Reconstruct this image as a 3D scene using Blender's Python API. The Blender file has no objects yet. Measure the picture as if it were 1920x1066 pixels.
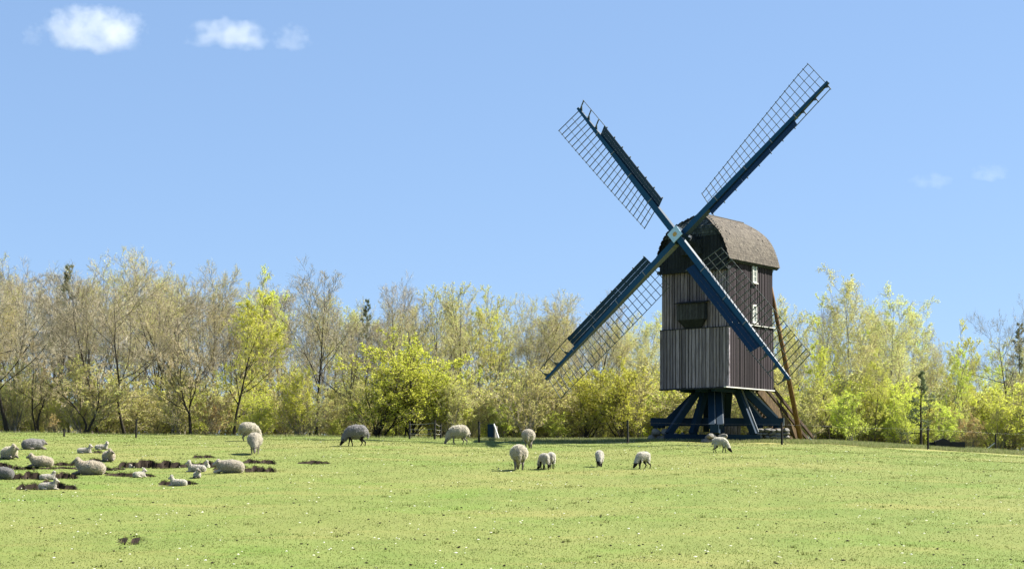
import bpy, bmesh, math, random
import numpy as np
from mathutils import Vector, Matrix

# ------------------------------------------------------------------ camera, sky, sun, exposure
S = bpy.context.scene
C = S.collection
EYE = 1.65                      # eye height above the near meadow
FPX = 3200.0                    # focal length in photograph pixels (1920 wide)
HORIZON = 900.0                 # eye level in photograph pixels
cam_d = bpy.data.cameras.new('camera'); cam = bpy.data.objects.new('camera', cam_d); C.objects.link(cam)
cam.location = (0, 0, EYE); cam.rotation_euler = (math.pi / 2, 0, 0)
cam_d.sensor_width = 36; cam_d.lens = 36 * FPX / 1920; cam_d.shift_y = (HORIZON - 533) / 1920
cam_d.clip_start = 0.1; cam_d.clip_end = 20000
S.camera = cam
SUN_AZ = math.radians(73)       # clockwise from the view direction (+Y)
SUN_EL = math.radians(46.4)
W = bpy.data.worlds.new('World'); S.world = W; W.use_nodes = True
wn = W.node_tree; wn.nodes.clear()
sky = wn.nodes.new('ShaderNodeTexSky'); sky.sky_type = 'NISHITA'; sky.sun_disc = False
sky.sun_elevation = SUN_EL; sky.sun_rotation = SUN_AZ
sky.altitude = 0; sky.air_density = 0.78; sky.dust_density = 0.3; sky.ozone_density = 5.0
bg = wn.nodes.new('ShaderNodeBackground'); bg.inputs['Strength'].default_value = 0.128
wo = wn.nodes.new('ShaderNodeOutputWorld')
gm = wn.nodes.new('ShaderNodeGamma'); gm.inputs[1].default_value = 0.42
tn = wn.nodes.new('ShaderNodeMix'); tn.data_type = 'RGBA'; tn.blend_type = 'MULTIPLY'; tn.inputs[0].default_value = 1.0; tn.inputs[7].default_value = (0.66, 0.845, 1.1, 1)
wn.links.new(sky.outputs[0], gm.inputs[0]); wn.links.new(gm.outputs[0], tn.inputs[6]); wn.links.new(tn.outputs[2], bg.inputs[0]); wn.links.new(bg.outputs[0], wo.inputs[0])
sun_d = bpy.data.lights.new('sun', 'SUN'); sun_d.energy = 5.0; sun_d.angle = math.radians(0.53); sun_d.color = (1, 0.95, 0.86)
sun = bpy.data.objects.new('sun', sun_d); C.objects.link(sun); sun.location = (40, 60, 60)
SDIR = Vector((math.sin(SUN_AZ) * math.cos(SUN_EL), math.cos(SUN_AZ) * math.cos(SUN_EL), math.sin(SUN_EL)))
sun.rotation_euler = SDIR.to_track_quat('Z', 'Y').to_euler()
S.view_settings.view_transform = 'Standard'; S.view_settings.look = 'None'
S.view_settings.exposure = 1.72; S.view_settings.gamma = 1; S.view_settings.use_curve_mapping = False
S.cycles.max_bounces = 9; S.cycles.transparent_max_bounces = 8; S.cycles.volume_bounces = 2
S.cycles.diffuse_bounces = 7; S.cycles.transmission_bounces = 7; S.cycles.use_denoising = True

rng = np.random.default_rng(7)
random.seed(7)

# ------------------------------------------------------------------ helpers
def tag(o, label=None, cat=None, group=None, kind=None):
    if label: o['label'] = label
    if cat: o['category'] = cat
    if group: o['group'] = group
    if kind: o['kind'] = kind
    return o

def empty(name, loc, rz=0, label=None, cat=None, group=None):
    o = bpy.data.objects.new(name, None); C.objects.link(o)
    o.location = loc; o.rotation_euler = (0, 0, rz); o.empty_display_size = 0.3
    return tag(o, label, cat, group)

def mesh_np(name, verts, faces, mats, midx=None, smooth=False):
    """verts (N,3); faces: list of int arrays (M,k)."""
    me = bpy.data.meshes.new(name)
    verts = np.asarray(verts, np.float32)
    me.vertices.add(len(verts)); me.vertices.foreach_set('co', verts.ravel())
    faces = [np.asarray(f, np.int32) for f in faces if len(f)]
    loops = np.concatenate([f.ravel() for f in faces])
    tot = np.concatenate([np.full(len(f), f.shape[1], np.int32) for f in faces])
    start = np.concatenate([[0], np.cumsum(tot)[:-1]]).astype(np.int32)
    me.loops.add(len(loops)); me.loops.foreach_set('vertex_index', loops)
    me.polygons.add(len(tot)); me.polygons.foreach_set('loop_start', start); me.polygons.foreach_set('loop_total', tot)
    for m in mats: me.materials.append(m)
    if midx is not None: me.polygons.foreach_set('material_index', np.asarray(midx, np.int32))
    me.polygons.foreach_set('use_smooth', np.full(len(tot), smooth))
    me.update(); me.validate(verbose=False)
    return me

def link(name, me, parent=None, loc=None):
    o = bpy.data.objects.new(name, me); C.objects.link(o)
    if parent is not None: o.parent = parent
    if loc is not None: o.location = loc
    return o

class MB:
    """collects boxes, beams, tubes and polygons into one mesh"""
    def __init__(s): s.v = []; s.f = []; s.m = []
    def add(s, vs, fs, m=0):
        k = len(s.v); s.v += [tuple(v) for v in vs]; s.f += [tuple(i + k for i in f) for f in fs]; s.m += [m] * len(fs)
        return s
    def box(s, c, size, m=0):
        x, y, z = c; a, b, d = (t / 2 for t in size)
        return s.add([(x-a,y-b,z-d),(x+a,y-b,z-d),(x+a,y+b,z-d),(x-a,y+b,z-d),(x-a,y-b,z+d),(x+a,y-b,z+d),(x+a,y+b,z+d),(x-a,y+b,z+d)],
                     [(3,2,1,0),(4,5,6,7),(0,1,5,4),(1,2,6,5),(2,3,7,6),(3,0,4,7)], m)
    def beam(s, p, q, w, h, up=(0,0,1), w2=None, h2=None, m=0):
        p = Vector(p); q = Vector(q); d = (q - p).normalized(); u = Vector(up)
        sx = d.cross(u).normalized(); uu = sx.cross(d).normalized()
        w2 = w if w2 is None else w2; h2 = h if h2 is None else h2
        vs = []
        for P, a, b in ((p, w, h), (q, w2, h2)):
            for i, j in ((-1,-1),(1,-1),(1,1),(-1,1)): vs.append(P + sx * (a/2*i) + uu * (b/2*j))
        return s.add(vs, [(3,2,1,0),(4,5,6,7),(0,1,5,4),(1,2,6,5),(2,3,7,6),(3,0,4,7)], m)
    def tube(s, p, q, r1, r2, n=8, m=0):
        p = Vector(p); q = Vector(q); d = (q - p).normalized(); a = d.orthogonal().normalized(); b = d.cross(a)
        vs = [P + (a*math.cos(t)+b*math.sin(t))*r for P, r in ((p, r1), (q, r2)) for t in [2*math.pi*i/n for i in range(n)]]
        fs = [(i, (i+1) % n, n+(i+1) % n, n+i) for i in range(n)] + [tuple(range(n-1,-1,-1)), tuple(range(n, 2*n))]
        return s.add(vs, fs, m)
    def mesh(s, name, mats, smooth=False):
        me = bpy.data.meshes.new(name); me.from_pydata([tuple(v) for v in s.v], [], s.f)
        for m in (mats if isinstance(mats, (list, tuple)) else [mats]): me.materials.append(m)
        me.polygons.foreach_set('material_index', s.m); me.polygons.foreach_set('use_smooth', [smooth]*len(s.f)); me.update()
        return me
    def build(s, name, mats, parent=None, loc=None, smooth=False):
        return link(name, s.mesh(name, mats, smooth), parent, loc)

# ------------------------------------------------------------------ materials
class NT:
    def __init__(s, name):
        s.mat = bpy.data.materials.new(name); s.mat.use_nodes = True; s.t = s.mat.node_tree; s.t.nodes.clear()
        s.out = s.n('ShaderNodeOutputMaterial')
    def n(s, typ, **kw):
        nd = s.t.nodes.new(typ)
        for k, v in kw.items(): setattr(nd, k, v)
        return nd
    def l(s, a, b): s.t.links.new(a, b)
    def val(s, sock, v):
        if isinstance(v, bpy.types.NodeSocket): s.l(v, sock)
        else: sock.default_value = v
    def noise(s, vec, scale, detail=4, rough=0.55, dim='3D', w=None):
        nd = s.n('ShaderNodeTexNoise', noise_dimensions=dim)
        if vec is not None: s.l(vec, nd.inputs['Vector'])
        if w is not None: s.val(nd.inputs['W'], w)
        nd.inputs['Scale'].default_value = scale; nd.inputs['Detail'].default_value = detail; nd.inputs['Roughness'].default_value = rough
        return nd.outputs['Fac']
    def ramp(s, fac, stops, interp='LINEAR'):
        nd = s.n('ShaderNodeValToRGB'); nd.color_ramp.interpolation = interp
        e = nd.color_ramp.elements
        while len(e) < len(stops): e.new(0.5)
        for i, (p, c) in enumerate(stops): e[i].position = p; e[i].color = (*c, 1) if len(c) == 3 else c
        s.l(fac, nd.inputs[0]); return nd.outputs[0]
    def math(s, op, a, b=0.0, c=None):
        nd = s.n('ShaderNodeMath', operation=op); s.val(nd.inputs[0], a); s.val(nd.inputs[1], b)
        if c is not None: s.val(nd.inputs[2], c)
        return nd.outputs[0]
    def mix(s, fac, a, b, blend='MIX'):
        nd = s.n('ShaderNodeMix', data_type='RGBA', blend_type=blend)
        s.val(nd.inputs[0], fac)
        for sk, v in ((nd.inputs[6], a), (nd.inputs[7], b)): s.val(sk, v if isinstance(v, bpy.types.NodeSocket) else (*v, 1))
        return nd.outputs[2]
    def coords(s, kind='Object', scale=None):
        o = s.n('ShaderNodeTexCoord').outputs[kind]
        if scale is None: return o
        m = s.n('ShaderNodeMapping'); m.inputs['Scale'].default_value = scale; s.l(o, m.inputs[0]); return m.outputs[0]
    def bump(s, h, strength, dist):
        b = s.n('ShaderNodeBump'); b.inputs['Strength'].default_value = strength; b.inputs['Distance'].default_value = dist
        s.l(h, b.inputs['Height']); return b.outputs[0]
    def principled(s, col, rough=0.8, normal=None, spec=0.3):
        p = s.n('ShaderNodeBsdfPrincipled'); s.val(p.inputs['Base Color'], col if isinstance(col, bpy.types.NodeSocket) else (*col, 1))
        s.val(p.inputs['Roughness'], rough); p.inputs['Specular IOR Level'].default_value = spec
        if normal is not None: s.l(normal, p.inputs['Normal'])
        s.l(p.outputs[0], s.out.inputs['Surface']); return p

def mat_wood(name, dark, mid, light, grain=(9, 9, 2.2), rough=0.85, bump=0.4, dist=0.01, var=0.5):
    t = NT(name); oi = t.n('ShaderNodeObjectInfo').outputs['Random']
    w = t.math('MULTIPLY', oi, 37.0)
    g = t.noise(t.coords('Object', grain), 1.6, 6, 0.65, '4D', w)
    base = t.ramp(g, [(0.34, dark), (0.5, mid), (0.7, light)])
    blot = t.noise(t.coords('Object', (1.2, 1.2, 0.6)), 2.0, 3, 0.6, '4D', t.math('MULTIPLY', oi, 91.0))
    v = t.math('ADD', t.math('MULTIPLY', t.math('SUBTRACT', oi, 0.5), var), t.math('ADD', 0.65, t.math('MULTIPLY', blot, 0.7)))
    vv = t.n('ShaderNodeCombineColor'); [t.l(v, vv.inputs[i]) for i in range(3)]
    col = t.mix(1.0, base, vv.outputs[0], 'MULTIPLY')
    t.principled(col, rough, t.bump(g, bump, dist), 0.25); return t.mat

def mat_paint(name, col, dark, rough=0.45, wear=(0.35, 0.33, 0.3), amount=0.62):
    t = NT(name); c = t.coords('Object')
    n1 = t.noise(c, 3.0, 5, 0.6); n2 = t.noise(t.coords('Object', (3, 3, 3)), 9.0, 6, 0.7)
    base = t.mix(n1, col, dark)
    m = t.ramp(n2, [(amount, (0, 0, 0)), (amount + 0.08, (1, 1, 1))])
    t.principled(t.mix(m, base, wear), rough, t.bump(n2, 0.25, 0.006), 0.22); return t.mat

def mat_leaf(name, cols, trans=0.45):
    t = NT(name); r = t.n('ShaderNodeNewGeometry').outputs['Random Per Island']
    n = len(cols); col = t.ramp(r, [(i / max(1, n-1), c) for i, c in enumerate(cols)])
    oi = t.n('ShaderNodeObjectInfo').outputs['Random']
    hs = t.n('ShaderNodeHueSaturation'); t.l(col, hs.inputs['Color'])
    t.l(t.math('ADD', 0.485, t.math('MULTIPLY', oi, 0.03)), hs.inputs['Hue']); t.l(t.math('ADD', 0.85, t.math('MULTIPLY', oi, 0.3)), hs.inputs['Value'])
    d = t.n('ShaderNodeBsdfDiffuse'); tr = t.n('ShaderNodeBsdfTranslucent'); mx = t.n('ShaderNodeMixShader')
    t.l(hs.outputs[0], d.inputs[0]); t.l(hs.outputs[0], tr.inputs[0]); mx.inputs[0].default_value = trans
    t.l(d.outputs[0], mx.inputs[1]); t.l(tr.outputs[0], mx.inputs[2]); t.l(mx.outputs[0], t.out.inputs[0]); return t.mat

def mat_bark(name, a, b, scale=(6, 6, 1.5)):
    t = NT(name); g = t.noise(t.coords('Object', scale), 2.5, 5, 0.65)
    t.principled(t.ramp(g, [(0.3, a), (0.7, b)]), 0.9, t.bump(g, 0.6, 0.02), 0.15); return t.mat

def mat_twig(name, cols):
    t = NT(name); r = t.n('ShaderNodeNewGeometry').outputs['Random Per Island']
    col = t.ramp(r, [(i / (len(cols)-1), c) for i, c in enumerate(cols)])
    d = t.n('ShaderNodeBsdfDiffuse'); t.l(col, d.inputs[0]); t.l(d.outputs[0], t.out.inputs[0]); return t.mat

M = {}
M['plank'] = mat_wood('weathered_plank', (0.0194, 0.0168, 0.0193), (0.176, 0.153, 0.172), (0.44, 0.391, 0.428), var=0.75)
M['plank_up'] = mat_wood('weathered_upper_plank', (0.0192, 0.0157, 0.0182), (0.156, 0.13, 0.146), (0.48, 0.409, 0.45), var=0.85)
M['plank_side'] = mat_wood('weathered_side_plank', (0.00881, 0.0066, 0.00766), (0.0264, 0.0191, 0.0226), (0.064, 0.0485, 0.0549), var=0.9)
M['plank_bay'] = mat_wood('dark_bay_plank', (0.008, 0.009, 0.01), (0.035, 0.036, 0.038), (0.09, 0.09, 0.092), var=0.7)
M['plank_dark'] = mat_wood('dark_board', (0.006, 0.008, 0.01), (0.014, 0.018, 0.021), (0.03, 0.036, 0.04), var=0.5)  # near-black tones varied by grain and board
M['blue'] = mat_paint('blue_paint', (0.005, 0.06, 0.125), (0.003, 0.04, 0.09), 0.5, (0.05, 0.1, 0.15), 0.66)
M['blue_dark'] = mat_paint('dark_blue_beam', (0.00425, 0.0238, 0.0476), (0.00255, 0.0136, 0.0289), 0.75, (0.119, 0.128, 0.145), 0.66)
M['blue_green'] = mat_paint('blue_green_board', (0.01, 0.045, 0.06), (0.006, 0.03, 0.042), 0.6, (0.12, 0.13, 0.12), 0.7)
M['white_paint'] = mat_paint('white_paint', (0.629, 0.62, 0.578), (0.527, 0.51, 0.468), 0.5, (0.297, 0.281, 0.255), 0.7)
M['hub_paint'] = mat_paint('pale_blue_paint', (0.42, 0.6, 0.72), (0.34, 0.52, 0.64), 0.5, (0.5, 0.5, 0.45), 0.72)
M['ochre'] = mat_paint('ochre_paint', (0.5, 0.3, 0.08), (0.42, 0.26, 0.08), 0.5)
M['lath'] = mat_paint('sail_lath', (0.0325, 0.0488, 0.0423), (0.0975, 0.104, 0.091), 0.6, (0.195, 0.182, 0.143), 0.6)
M['brown_wood'] = mat_wood('oiled_brown_timber', (0.0558, 0.0277, 0.0105), (0.149, 0.0792, 0.028), (0.26, 0.158, 0.063), var=0.3)
M['brown_mid'] = mat_wood('worn_brown_timber', (0.035, 0.02, 0.009), (0.1, 0.062, 0.026), (0.2, 0.135, 0.06), var=0.3)
M['brown_dark'] = mat_wood('dark_brown_timber', (0.021, 0.0126, 0.007), (0.056, 0.035, 0.0196), (0.119, 0.077, 0.042), var=0.4)
M['step_wood'] = mat_wood('sunlit_tread', (0.1, 0.09, 0.09), (0.22, 0.2, 0.2), (0.38, 0.35, 0.35), var=0.4)  # paler than the stringers: light on the steps put into the colour
M['fence_wood'] = mat_wood('fence_post_timber', (0.008, 0.007, 0.006), (0.02, 0.018, 0.015), (0.05, 0.045, 0.04), var=0.3)

def mat_shingle(name, cols, dark_gap=True):
    t = NT(name); r = t.n('ShaderNodeNewGeometry').outputs['Random Per Island']
    n = t.noise(t.coords('Object', (9, 9, 9)), 3.0, 5, 0.7)
    f = t.math('ADD', t.math('MULTIPLY', r, 0.7), t.math('MULTIPLY', n, 0.3))
    col = t.ramp(f, [(i / (len(cols)-1), c) for i, c in enumerate(cols)])
    t.principled(col, 0.85, t.bump(n, 0.4, 0.008), 0.25); return t.mat
M['shingle'] = mat_shingle('wooden_shingle', [(0.0301, 0.0253, 0.0197), (0.0567, 0.0475, 0.0358), (0.077, 0.0633, 0.0478), (0.0936, 0.0791, 0.0597), (0.133, 0.117, 0.0895)])
M['shingle_dark'] = mat_shingle('dark_shingle', [(0.018, 0.0252, 0.0234), (0.036, 0.045, 0.0414), (0.063, 0.072, 0.0648), (0.144, 0.153, 0.135)])  # dark grey-green tones, random per shingle
M['stone'] = mat_shingle('field_stone', [(0.0546, 0.0525, 0.0483), (0.101, 0.0966, 0.084), (0.143, 0.134, 0.118), (0.185, 0.176, 0.155)])
M['glass'] = (lambda t: (t.principled((0.25, 0.33, 0.36), 0.08, None, 0.6), t.mat)[1])(NT('window_glass'))
M['metal'] = (lambda t: (t.principled((0.3, 0.3, 0.3), 0.4, None, 0.5), t.mat)[1])(NT('wire_metal'))

def mat_wool(name, a, b):
    t = NT(name); n = t.noise(t.coords('Object'), 22, 4, 0.7); n2 = t.noise(t.coords('Object'), 4, 3, 0.6)
    base = t.mix(t.ramp(n2, [(0.35, (0, 0, 0)), (0.65, (1, 1, 1))]), a, b)
    p = t.principled(t.mix(t.ramp(n, [(0.3, (0.0, 0.0, 0.0)), (0.7, (1, 1, 1))]), tuple(x*0.7 for x in a), base), 0.95, t.bump(n, 1.0, 0.05), 0.05)
    return t.mat
M['wool'] = mat_wool('ewe_wool', (0.428, 0.39, 0.308), (0.308, 0.268, 0.205))
M['wool_grey'] = mat_wool('grey_wool', (0.236, 0.223, 0.217), (0.17, 0.164, 0.158))
M['wool_tan'] = mat_wool('tan_wool', (0.453, 0.399, 0.302), (0.331, 0.275, 0.199))
M['wool_lamb'] = mat_wool('lamb_wool', (0.464, 0.443, 0.388), (0.375, 0.341, 0.286))
M['face'] = (lambda t: (t.principled(t.mix(t.noise(t.coords('Object'), 9, 3), (0.1, 0.085, 0.07), (0.22, 0.19, 0.155)), 0.9, None, 0.1), t.mat)[1])(NT('sheep_skin'))
M['face_black'] = (lambda t: (t.principled((0.015, 0.013, 0.012), 0.85, None, 0.1), t.mat)[1])(NT('black_sheep_skin'))
M['face_pale'] = (lambda t: (t.principled(t.mix(t.noise(t.coords('Object'), 14, 3), (0.5, 0.45, 0.38), (0.2, 0.17, 0.14)), 0.9, None, 0.1), t.mat)[1])(NT('pale_sheep_skin'))

# ------------------------------------------------------------------ the lie of the land (heights relative to eye level)
_pd = np.array([-60, 0, 20, 31, 40, 50, 58, 66, 74, 82, 90, 97, 104, 115, 130, 170, 400, 5000.])
_pz = np.array([-1.65, -1.65, -1.65, -1.60, -1.05, -0.29, 0.33, 0.88, 1.38, 1.82, 2.12, 2.25, 2.24, 2.15, 2.0, 1.9, 1.9, 1.9])
_td = np.arange(-60, 420, 0.5); _tz = np.interp(_td, _pd, _pz)
_k = np.exp(-0.5 * (np.arange(-12, 13) / 5.0) ** 2); _k /= _k.sum()
_tz = np.convolve(np.pad(_tz, 12, 'edge'), _k, 'valid')
_cx = (np.array([-600, 0, 300, 640, 900, 1100, 1250, 1400, 1560, 1740, 1920, 2400]) - 960) / FPX * 92
_cy = (826 - np.array([806, 812, 817, 820, 825, 827, 825, 826, 829, 839, 849, 856])) / FPX * 92
def sstep(a, b, x):
    t = np.clip((x - a) / (b - a), 0, 1); return t * t * (3 - 2 * t)
def ground0(X, Y):
    X = np.asarray(X, float); Y = np.asarray(Y, float)
    z = np.interp(Y, _td, _tz)
    z = z + np.interp(X * 92 / np.maximum(Y, 30), _cx, _cy) * sstep(38, 88, Y)
    near = sstep(600, 200, np.hypot(X, Y))
    z = z + near * (0.018*np.sin(X*0.9+0.4*Y) + 0.014*np.sin(X*1.7-Y*1.3+1) + 0.02*np.sin(Y*0.75+X*0.23+2) + 0.006*np.sin(X*3.9+Y*2.7))
    return z
def at_ground(px, py):
    """first point where the sight line of a photograph pixel meets the smooth meadow"""
    d = np.arange(22, 112, 0.05); x = (px - 960) / FPX * d; ray = (HORIZON - py) / FPX * d
    g = ground0(x, d); hit = np.nonzero(g >= ray)[0]
    i = hit[0] if len(hit) else int(np.argmax(g - ray)); return float(x[i]), float(d[i])

# hollows trodden and scraped by the flock: (px0, px1, y_top, y_bottom)
_pits = [(12, 82, 886, 898), (34, 140, 904, 917), (-20, 22, 868, 879), (22, 64, 875, 880), (99, 141, 867.5, 873), (104, 216, 875, 880.5),
         (224, 300, 864, 877), (284, 372, 866, 877), (360, 432, 866, 876), (455, 514, 862, 868.5), (457, 515, 875.5, 884.5),
         (559, 616, 864, 869.5), (300, 368, 901.5, 909), (197, 290, 887, 893.5), (363, 404, 854, 858), (100, 143, 887, 897),
         (173, 190, 845, 849), (167, 188, 860, 864), (229, 269, 1008, 1018), (400, 462, 874, 882), (58, 106, 876, 879), (210, 232, 876, 880), (426, 460, 871, 875), (138, 202, 884, 887.5), (-30, 20, 888, 897)]
PITS = []
for a, b, yt, yb in _pits:
    xc, dn = at_ground((a+b)/2, yb); _, df = at_ground((a+b)/2, yt); dm = (dn+df)/2
    PITS.append(((((a+b)/2-960)/FPX), dn, df, (b-a)/2/FPX*dm, (yb-yt)/FPX*dm*1.5+0.07, rng.uniform(0, 50)))
def ground(X, Y):
    X = np.asarray(X, float); Y = np.asarray(Y, float); z = ground0(X, Y); cut = np.zeros(np.broadcast(X, Y).shape)
    for xs, dn, df, hw, h, sd in PITS:
        u = (X - xs * Y) / hw
        wob = 0.2*np.sin(u*5+sd) + 0.14*np.sin(u*13+2*sd) + 0.08*np.sin(u*31+3*sd) - 0.12
        shape = np.sqrt(np.clip(1 - np.abs(u + 0.12*wob)**5, 0, 1))
        far = dn + (df - dn) * shape * (1 + wob)
        t = (Y - dn) / np.maximum(far - dn, 0.05)
        c = h * np.clip(t, 0, 1)**0.8 * sstep(0, 0.45, shape) * (t < 1)
        lip = 0.02 * np.exp(-((Y - far - 0.15) / 0.2)**2) * (np.abs(u) < 1)
        cut = np.where(c > cut, c, cut); z = z + lip
    return z - cut
def gz(x, y): return float(ground(np.array([x]), np.array([y]))[0]) + EYE
def place(px, py):
    x, d = at_ground(px, py); return x, d, gz(x, d)

# ------------------------------------------------------------------ meadow
def lines(dense, mid, far, sd, sm):
    a = [np.arange(dense[0], dense[1], sd), np.arange(mid[0], dense[0], sm), np.arange(dense[1], mid[1], sm)]
    g = mid[1] + np.cumsum(1.5 * 1.35 ** np.arange(26)); g = g[g < far]
    a.append(g)
    h = mid[0] - np.cumsum(1.5 * 1.35 ** np.arange(26)); h = h[h > -far]; a.append(h)
    return np.unique(np.concatenate(a).round(4))
gx = lines((-20.5, -6.0), (-46, 46), 4000, 0.085, 0.42)
gy = lines((49.5, 72.0), (20, 112), 4500, 0.085, 0.42)
GX, GY = np.meshgrid(gx, gy); GZ = ground(GX, GY) + EYE
nx, ny = len(gx), len(gy)
ii = np.arange(nx*ny).reshape(ny, nx)
quads = np.stack([ii[:-1,:-1], ii[:-1,1:], ii[1:,1:], ii[1:,:-1]], -1).reshape(-1, 4)
def mat_meadow():
    t = NT('meadow_grass'); c = t.coords('Object')
    big = t.noise(c, 0.09, 3, 0.6); mid = t.noise(c, 0.7, 5, 0.65); fine = t.noise(t.coords('Object', (1, 0.5, 1)), 9, 5, 0.75)
    col = t.ramp(mid, [(0.25, (0.0933, 0.132, 0.0272)), (0.5, (0.124, 0.16, 0.038)), (0.75, (0.153, 0.175, 0.0488))])
    col = t.mix(t.ramp(big, [(0.42, (0, 0, 0)), (0.68, (0.7, 0.7, 0.7))]), col, (0.182, 0.176, 0.0578))
    col = t.mix(t.ramp(fine, [(0.3, (0.35, 0.35, 0.35)), (0.46, (0, 0, 0))]), col, (0.0669, 0.0976, 0.0182))
    col = t.mix(t.ramp(fine, [(0.56, (0, 0, 0)), (0.75, (0.5, 0.5, 0.5))]), col, (0.219, 0.231, 0.0976))
    streak = t.noise(t.coords('Object', (0.16, 0.55, 1)), 1.0, 4, 0.6); lush = t.noise(t.coords('Object', (0.3, 0.4, 1)), 1.0, 3, 0.5)
    col = t.mix(t.ramp(streak, [(0.52, (0, 0, 0)), (0.7, (0.55, 0.55, 0.55))]), col, (0.205, 0.185, 0.06))
    col = t.mix(t.ramp(lush, [(0.56, (0, 0, 0)), (0.72, (0.5, 0.5, 0.5))]), col, (0.1, 0.165, 0.025))
    at = t.n('ShaderNodeAttribute', attribute_name='dry')
    col = t.mix(at.outputs['Fac'], col, (0.319, 0.258, 0.0988))
    nz = t.n('ShaderNodeSeparateXYZ'); t.l(t.n('ShaderNodeNewGeometry').outputs['True Normal'], nz.inputs[0])
    steep = t.ramp(t.math('ADD', nz.outputs[2], t.math('MULTIPLY', t.math('SUBTRACT', fine, 0.5), 0.25)), [(0.72, (1, 1, 1)), (0.9, (0, 0, 0))])
    soil = t.ramp(t.noise(c, 3.0, 5, 0.7), [(0.35, (0.009, 0.0063, 0.00405)), (0.6, (0.0248, 0.0171, 0.0113)), (0.75, (0.09, 0.0675, 0.045))])
    col = t.mix(steep, col, soil)
    t.principled(col, 0.9, t.bump(fine, 0.6, 0.05), 0.12); return t.mat
M['meadow'] = mat_meadow()
me = mesh_np('meadow', np.stack([GX, GY, GZ], -1).reshape(-1, 3), [quads], [M['meadow']], smooth=True)
_pxg = 960 + FPX * GX / np.maximum(GY, 5)
_band = np.interp(_pxg, [880, 940, 1200, 1450, 1700, 1920, 2100], [85.5, 84, 83.0, 82.4, 82.6, 83, 83])
dry = np.exp(-((GY - _band - 0.25*np.sin(GX*1.3)) / 1.0) ** 2) * sstep(900, 960, _pxg) * (0.55 - 0.25*sstep(1550, 1800, _pxg))
at = me.attributes.new('dry', 'FLOAT', 'POINT'); at.data.foreach_set('value', dry.astype(np.float32).ravel())
tag(link('meadow', me), kind='structure')

# ------------------------------------------------------------------ grass, flowers, droppings
M['grass'] = mat_leaf('short_grass', [(0.0901, 0.128, 0.0247), (0.121, 0.164, 0.0356), (0.15, 0.182, 0.0439), (0.187, 0.198, 0.0658), (0.228, 0.21, 0.0881)], 0.35)
M['grass_long'] = mat_leaf('rough_grass', [(0.128, 0.175, 0.0479), (0.191, 0.224, 0.0718), (0.264, 0.271, 0.12), (0.335, 0.319, 0.191)], 0.35)
M['grass_dark'] = mat_leaf('mill_shadow_grass', [(0.07, 0.12, 0.025), (0.1, 0.16, 0.035), (0.13, 0.19, 0.05)], 0.35)  # unused; dark greens hold the mill's cast shadow as grass colour
def blades(name, X, Y, h, w, mat, label, cat, lean=0.5, seed=0):
    r = np.random.default_rng(seed); n = len(X); Z = ground(X, Y) + EYE - 0.005
    a = r.uniform(0, 2*np.pi, n); hh = h * r.uniform(0.5, 1.2, n); ww = w * r.uniform(0.7, 1.3, n)
    sx, sy = np.cos(a)*ww/2, np.sin(a)*ww/2; la = r.uniform(0, 2*np.pi, n); ll = hh * lean * r.uniform(0.2, 1.2, n)
    v = np.empty((n, 3, 3)); v[:,0] = np.stack([X-sx, Y-sy, Z], -1); v[:,1] = np.stack([X+sx, Y+sy, Z], -1)
    v[:,2] = np.stack([X+np.cos(la)*ll, Y+np.sin(la)*ll, Z+hh], -1)
    o = link(name, mesh_np(name, v.reshape(-1, 3), [np.arange(3*n).reshape(-1, 3)], [mat]))
    return tag(o, label, cat, kind='stuff')
def scatter(n, y0, y1, px0=-560, px1=2480, seed=1, power=0.0):
    r = np.random.default_rng(seed); Y = y0 + (y1-y0) * r.random(n)**(1+power); px = r.uniform(px0, px1, n)
    return (px-960)/FPX*Y, Y
X, Y = scatter(310000, 26, 90, seed=2, power=0.25)
_bb = np.interp(960+FPX*X/Y, [880, 940, 1200, 1450, 1700, 1920, 2100], [85.5, 84, 83.0, 82.4, 82.6, 83, 83])
keep = (np.abs(ground(X, Y) - ground0(X, Y)) < 0.05) & ~((np.abs(Y - _bb) < 1.3) & (960+FPX*X/Y > 910) & (rng.random(len(X)) < 0.75))
X, Y = X[keep], Y[keep]
blades('short_grass', X, Y, 0.022 + 0.0002*Y, 0.010 + 0.0003*Y, M['grass'], 'short cropped pale green grass covering the whole meadow', 'grass', 0.9, 3)
# tufts hanging over the lips of the hollows
lx, ly = [], []
for xs, dn, df, hw, h, sd in PITS:
    n = int(80 * hw / 1.0) + 15; u = rng.uniform(-1, 1, n)
    wob = 0.2*np.sin(u*5+sd) + 0.14*np.sin(u*13+2*sd) + 0.08*np.sin(u*31+3*sd) - 0.12
    far = dn + (df-dn)*np.sqrt(np.clip(1-np.abs(u+0.12*wob)**5, 0, 1))*(1+wob)
    Yl = far + rng.uniform(0.02, 0.2, n); lx.append(u*hw + xs*Yl); ly.append(Yl)
    Yn = dn + rng.uniform(-0.3, 0.05, n//2); un = rng.uniform(-0.9, 0.9, n//2); lx.append(un*hw + xs*Yn); ly.append(Yn)
blades('fringe_grass', np.concatenate(lx), np.concatenate(ly), 0.06, 0.03, M['grass'], 'grass tufts fringing the lips of the dark earth hollows', 'grass', 0.8, 4)
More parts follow.
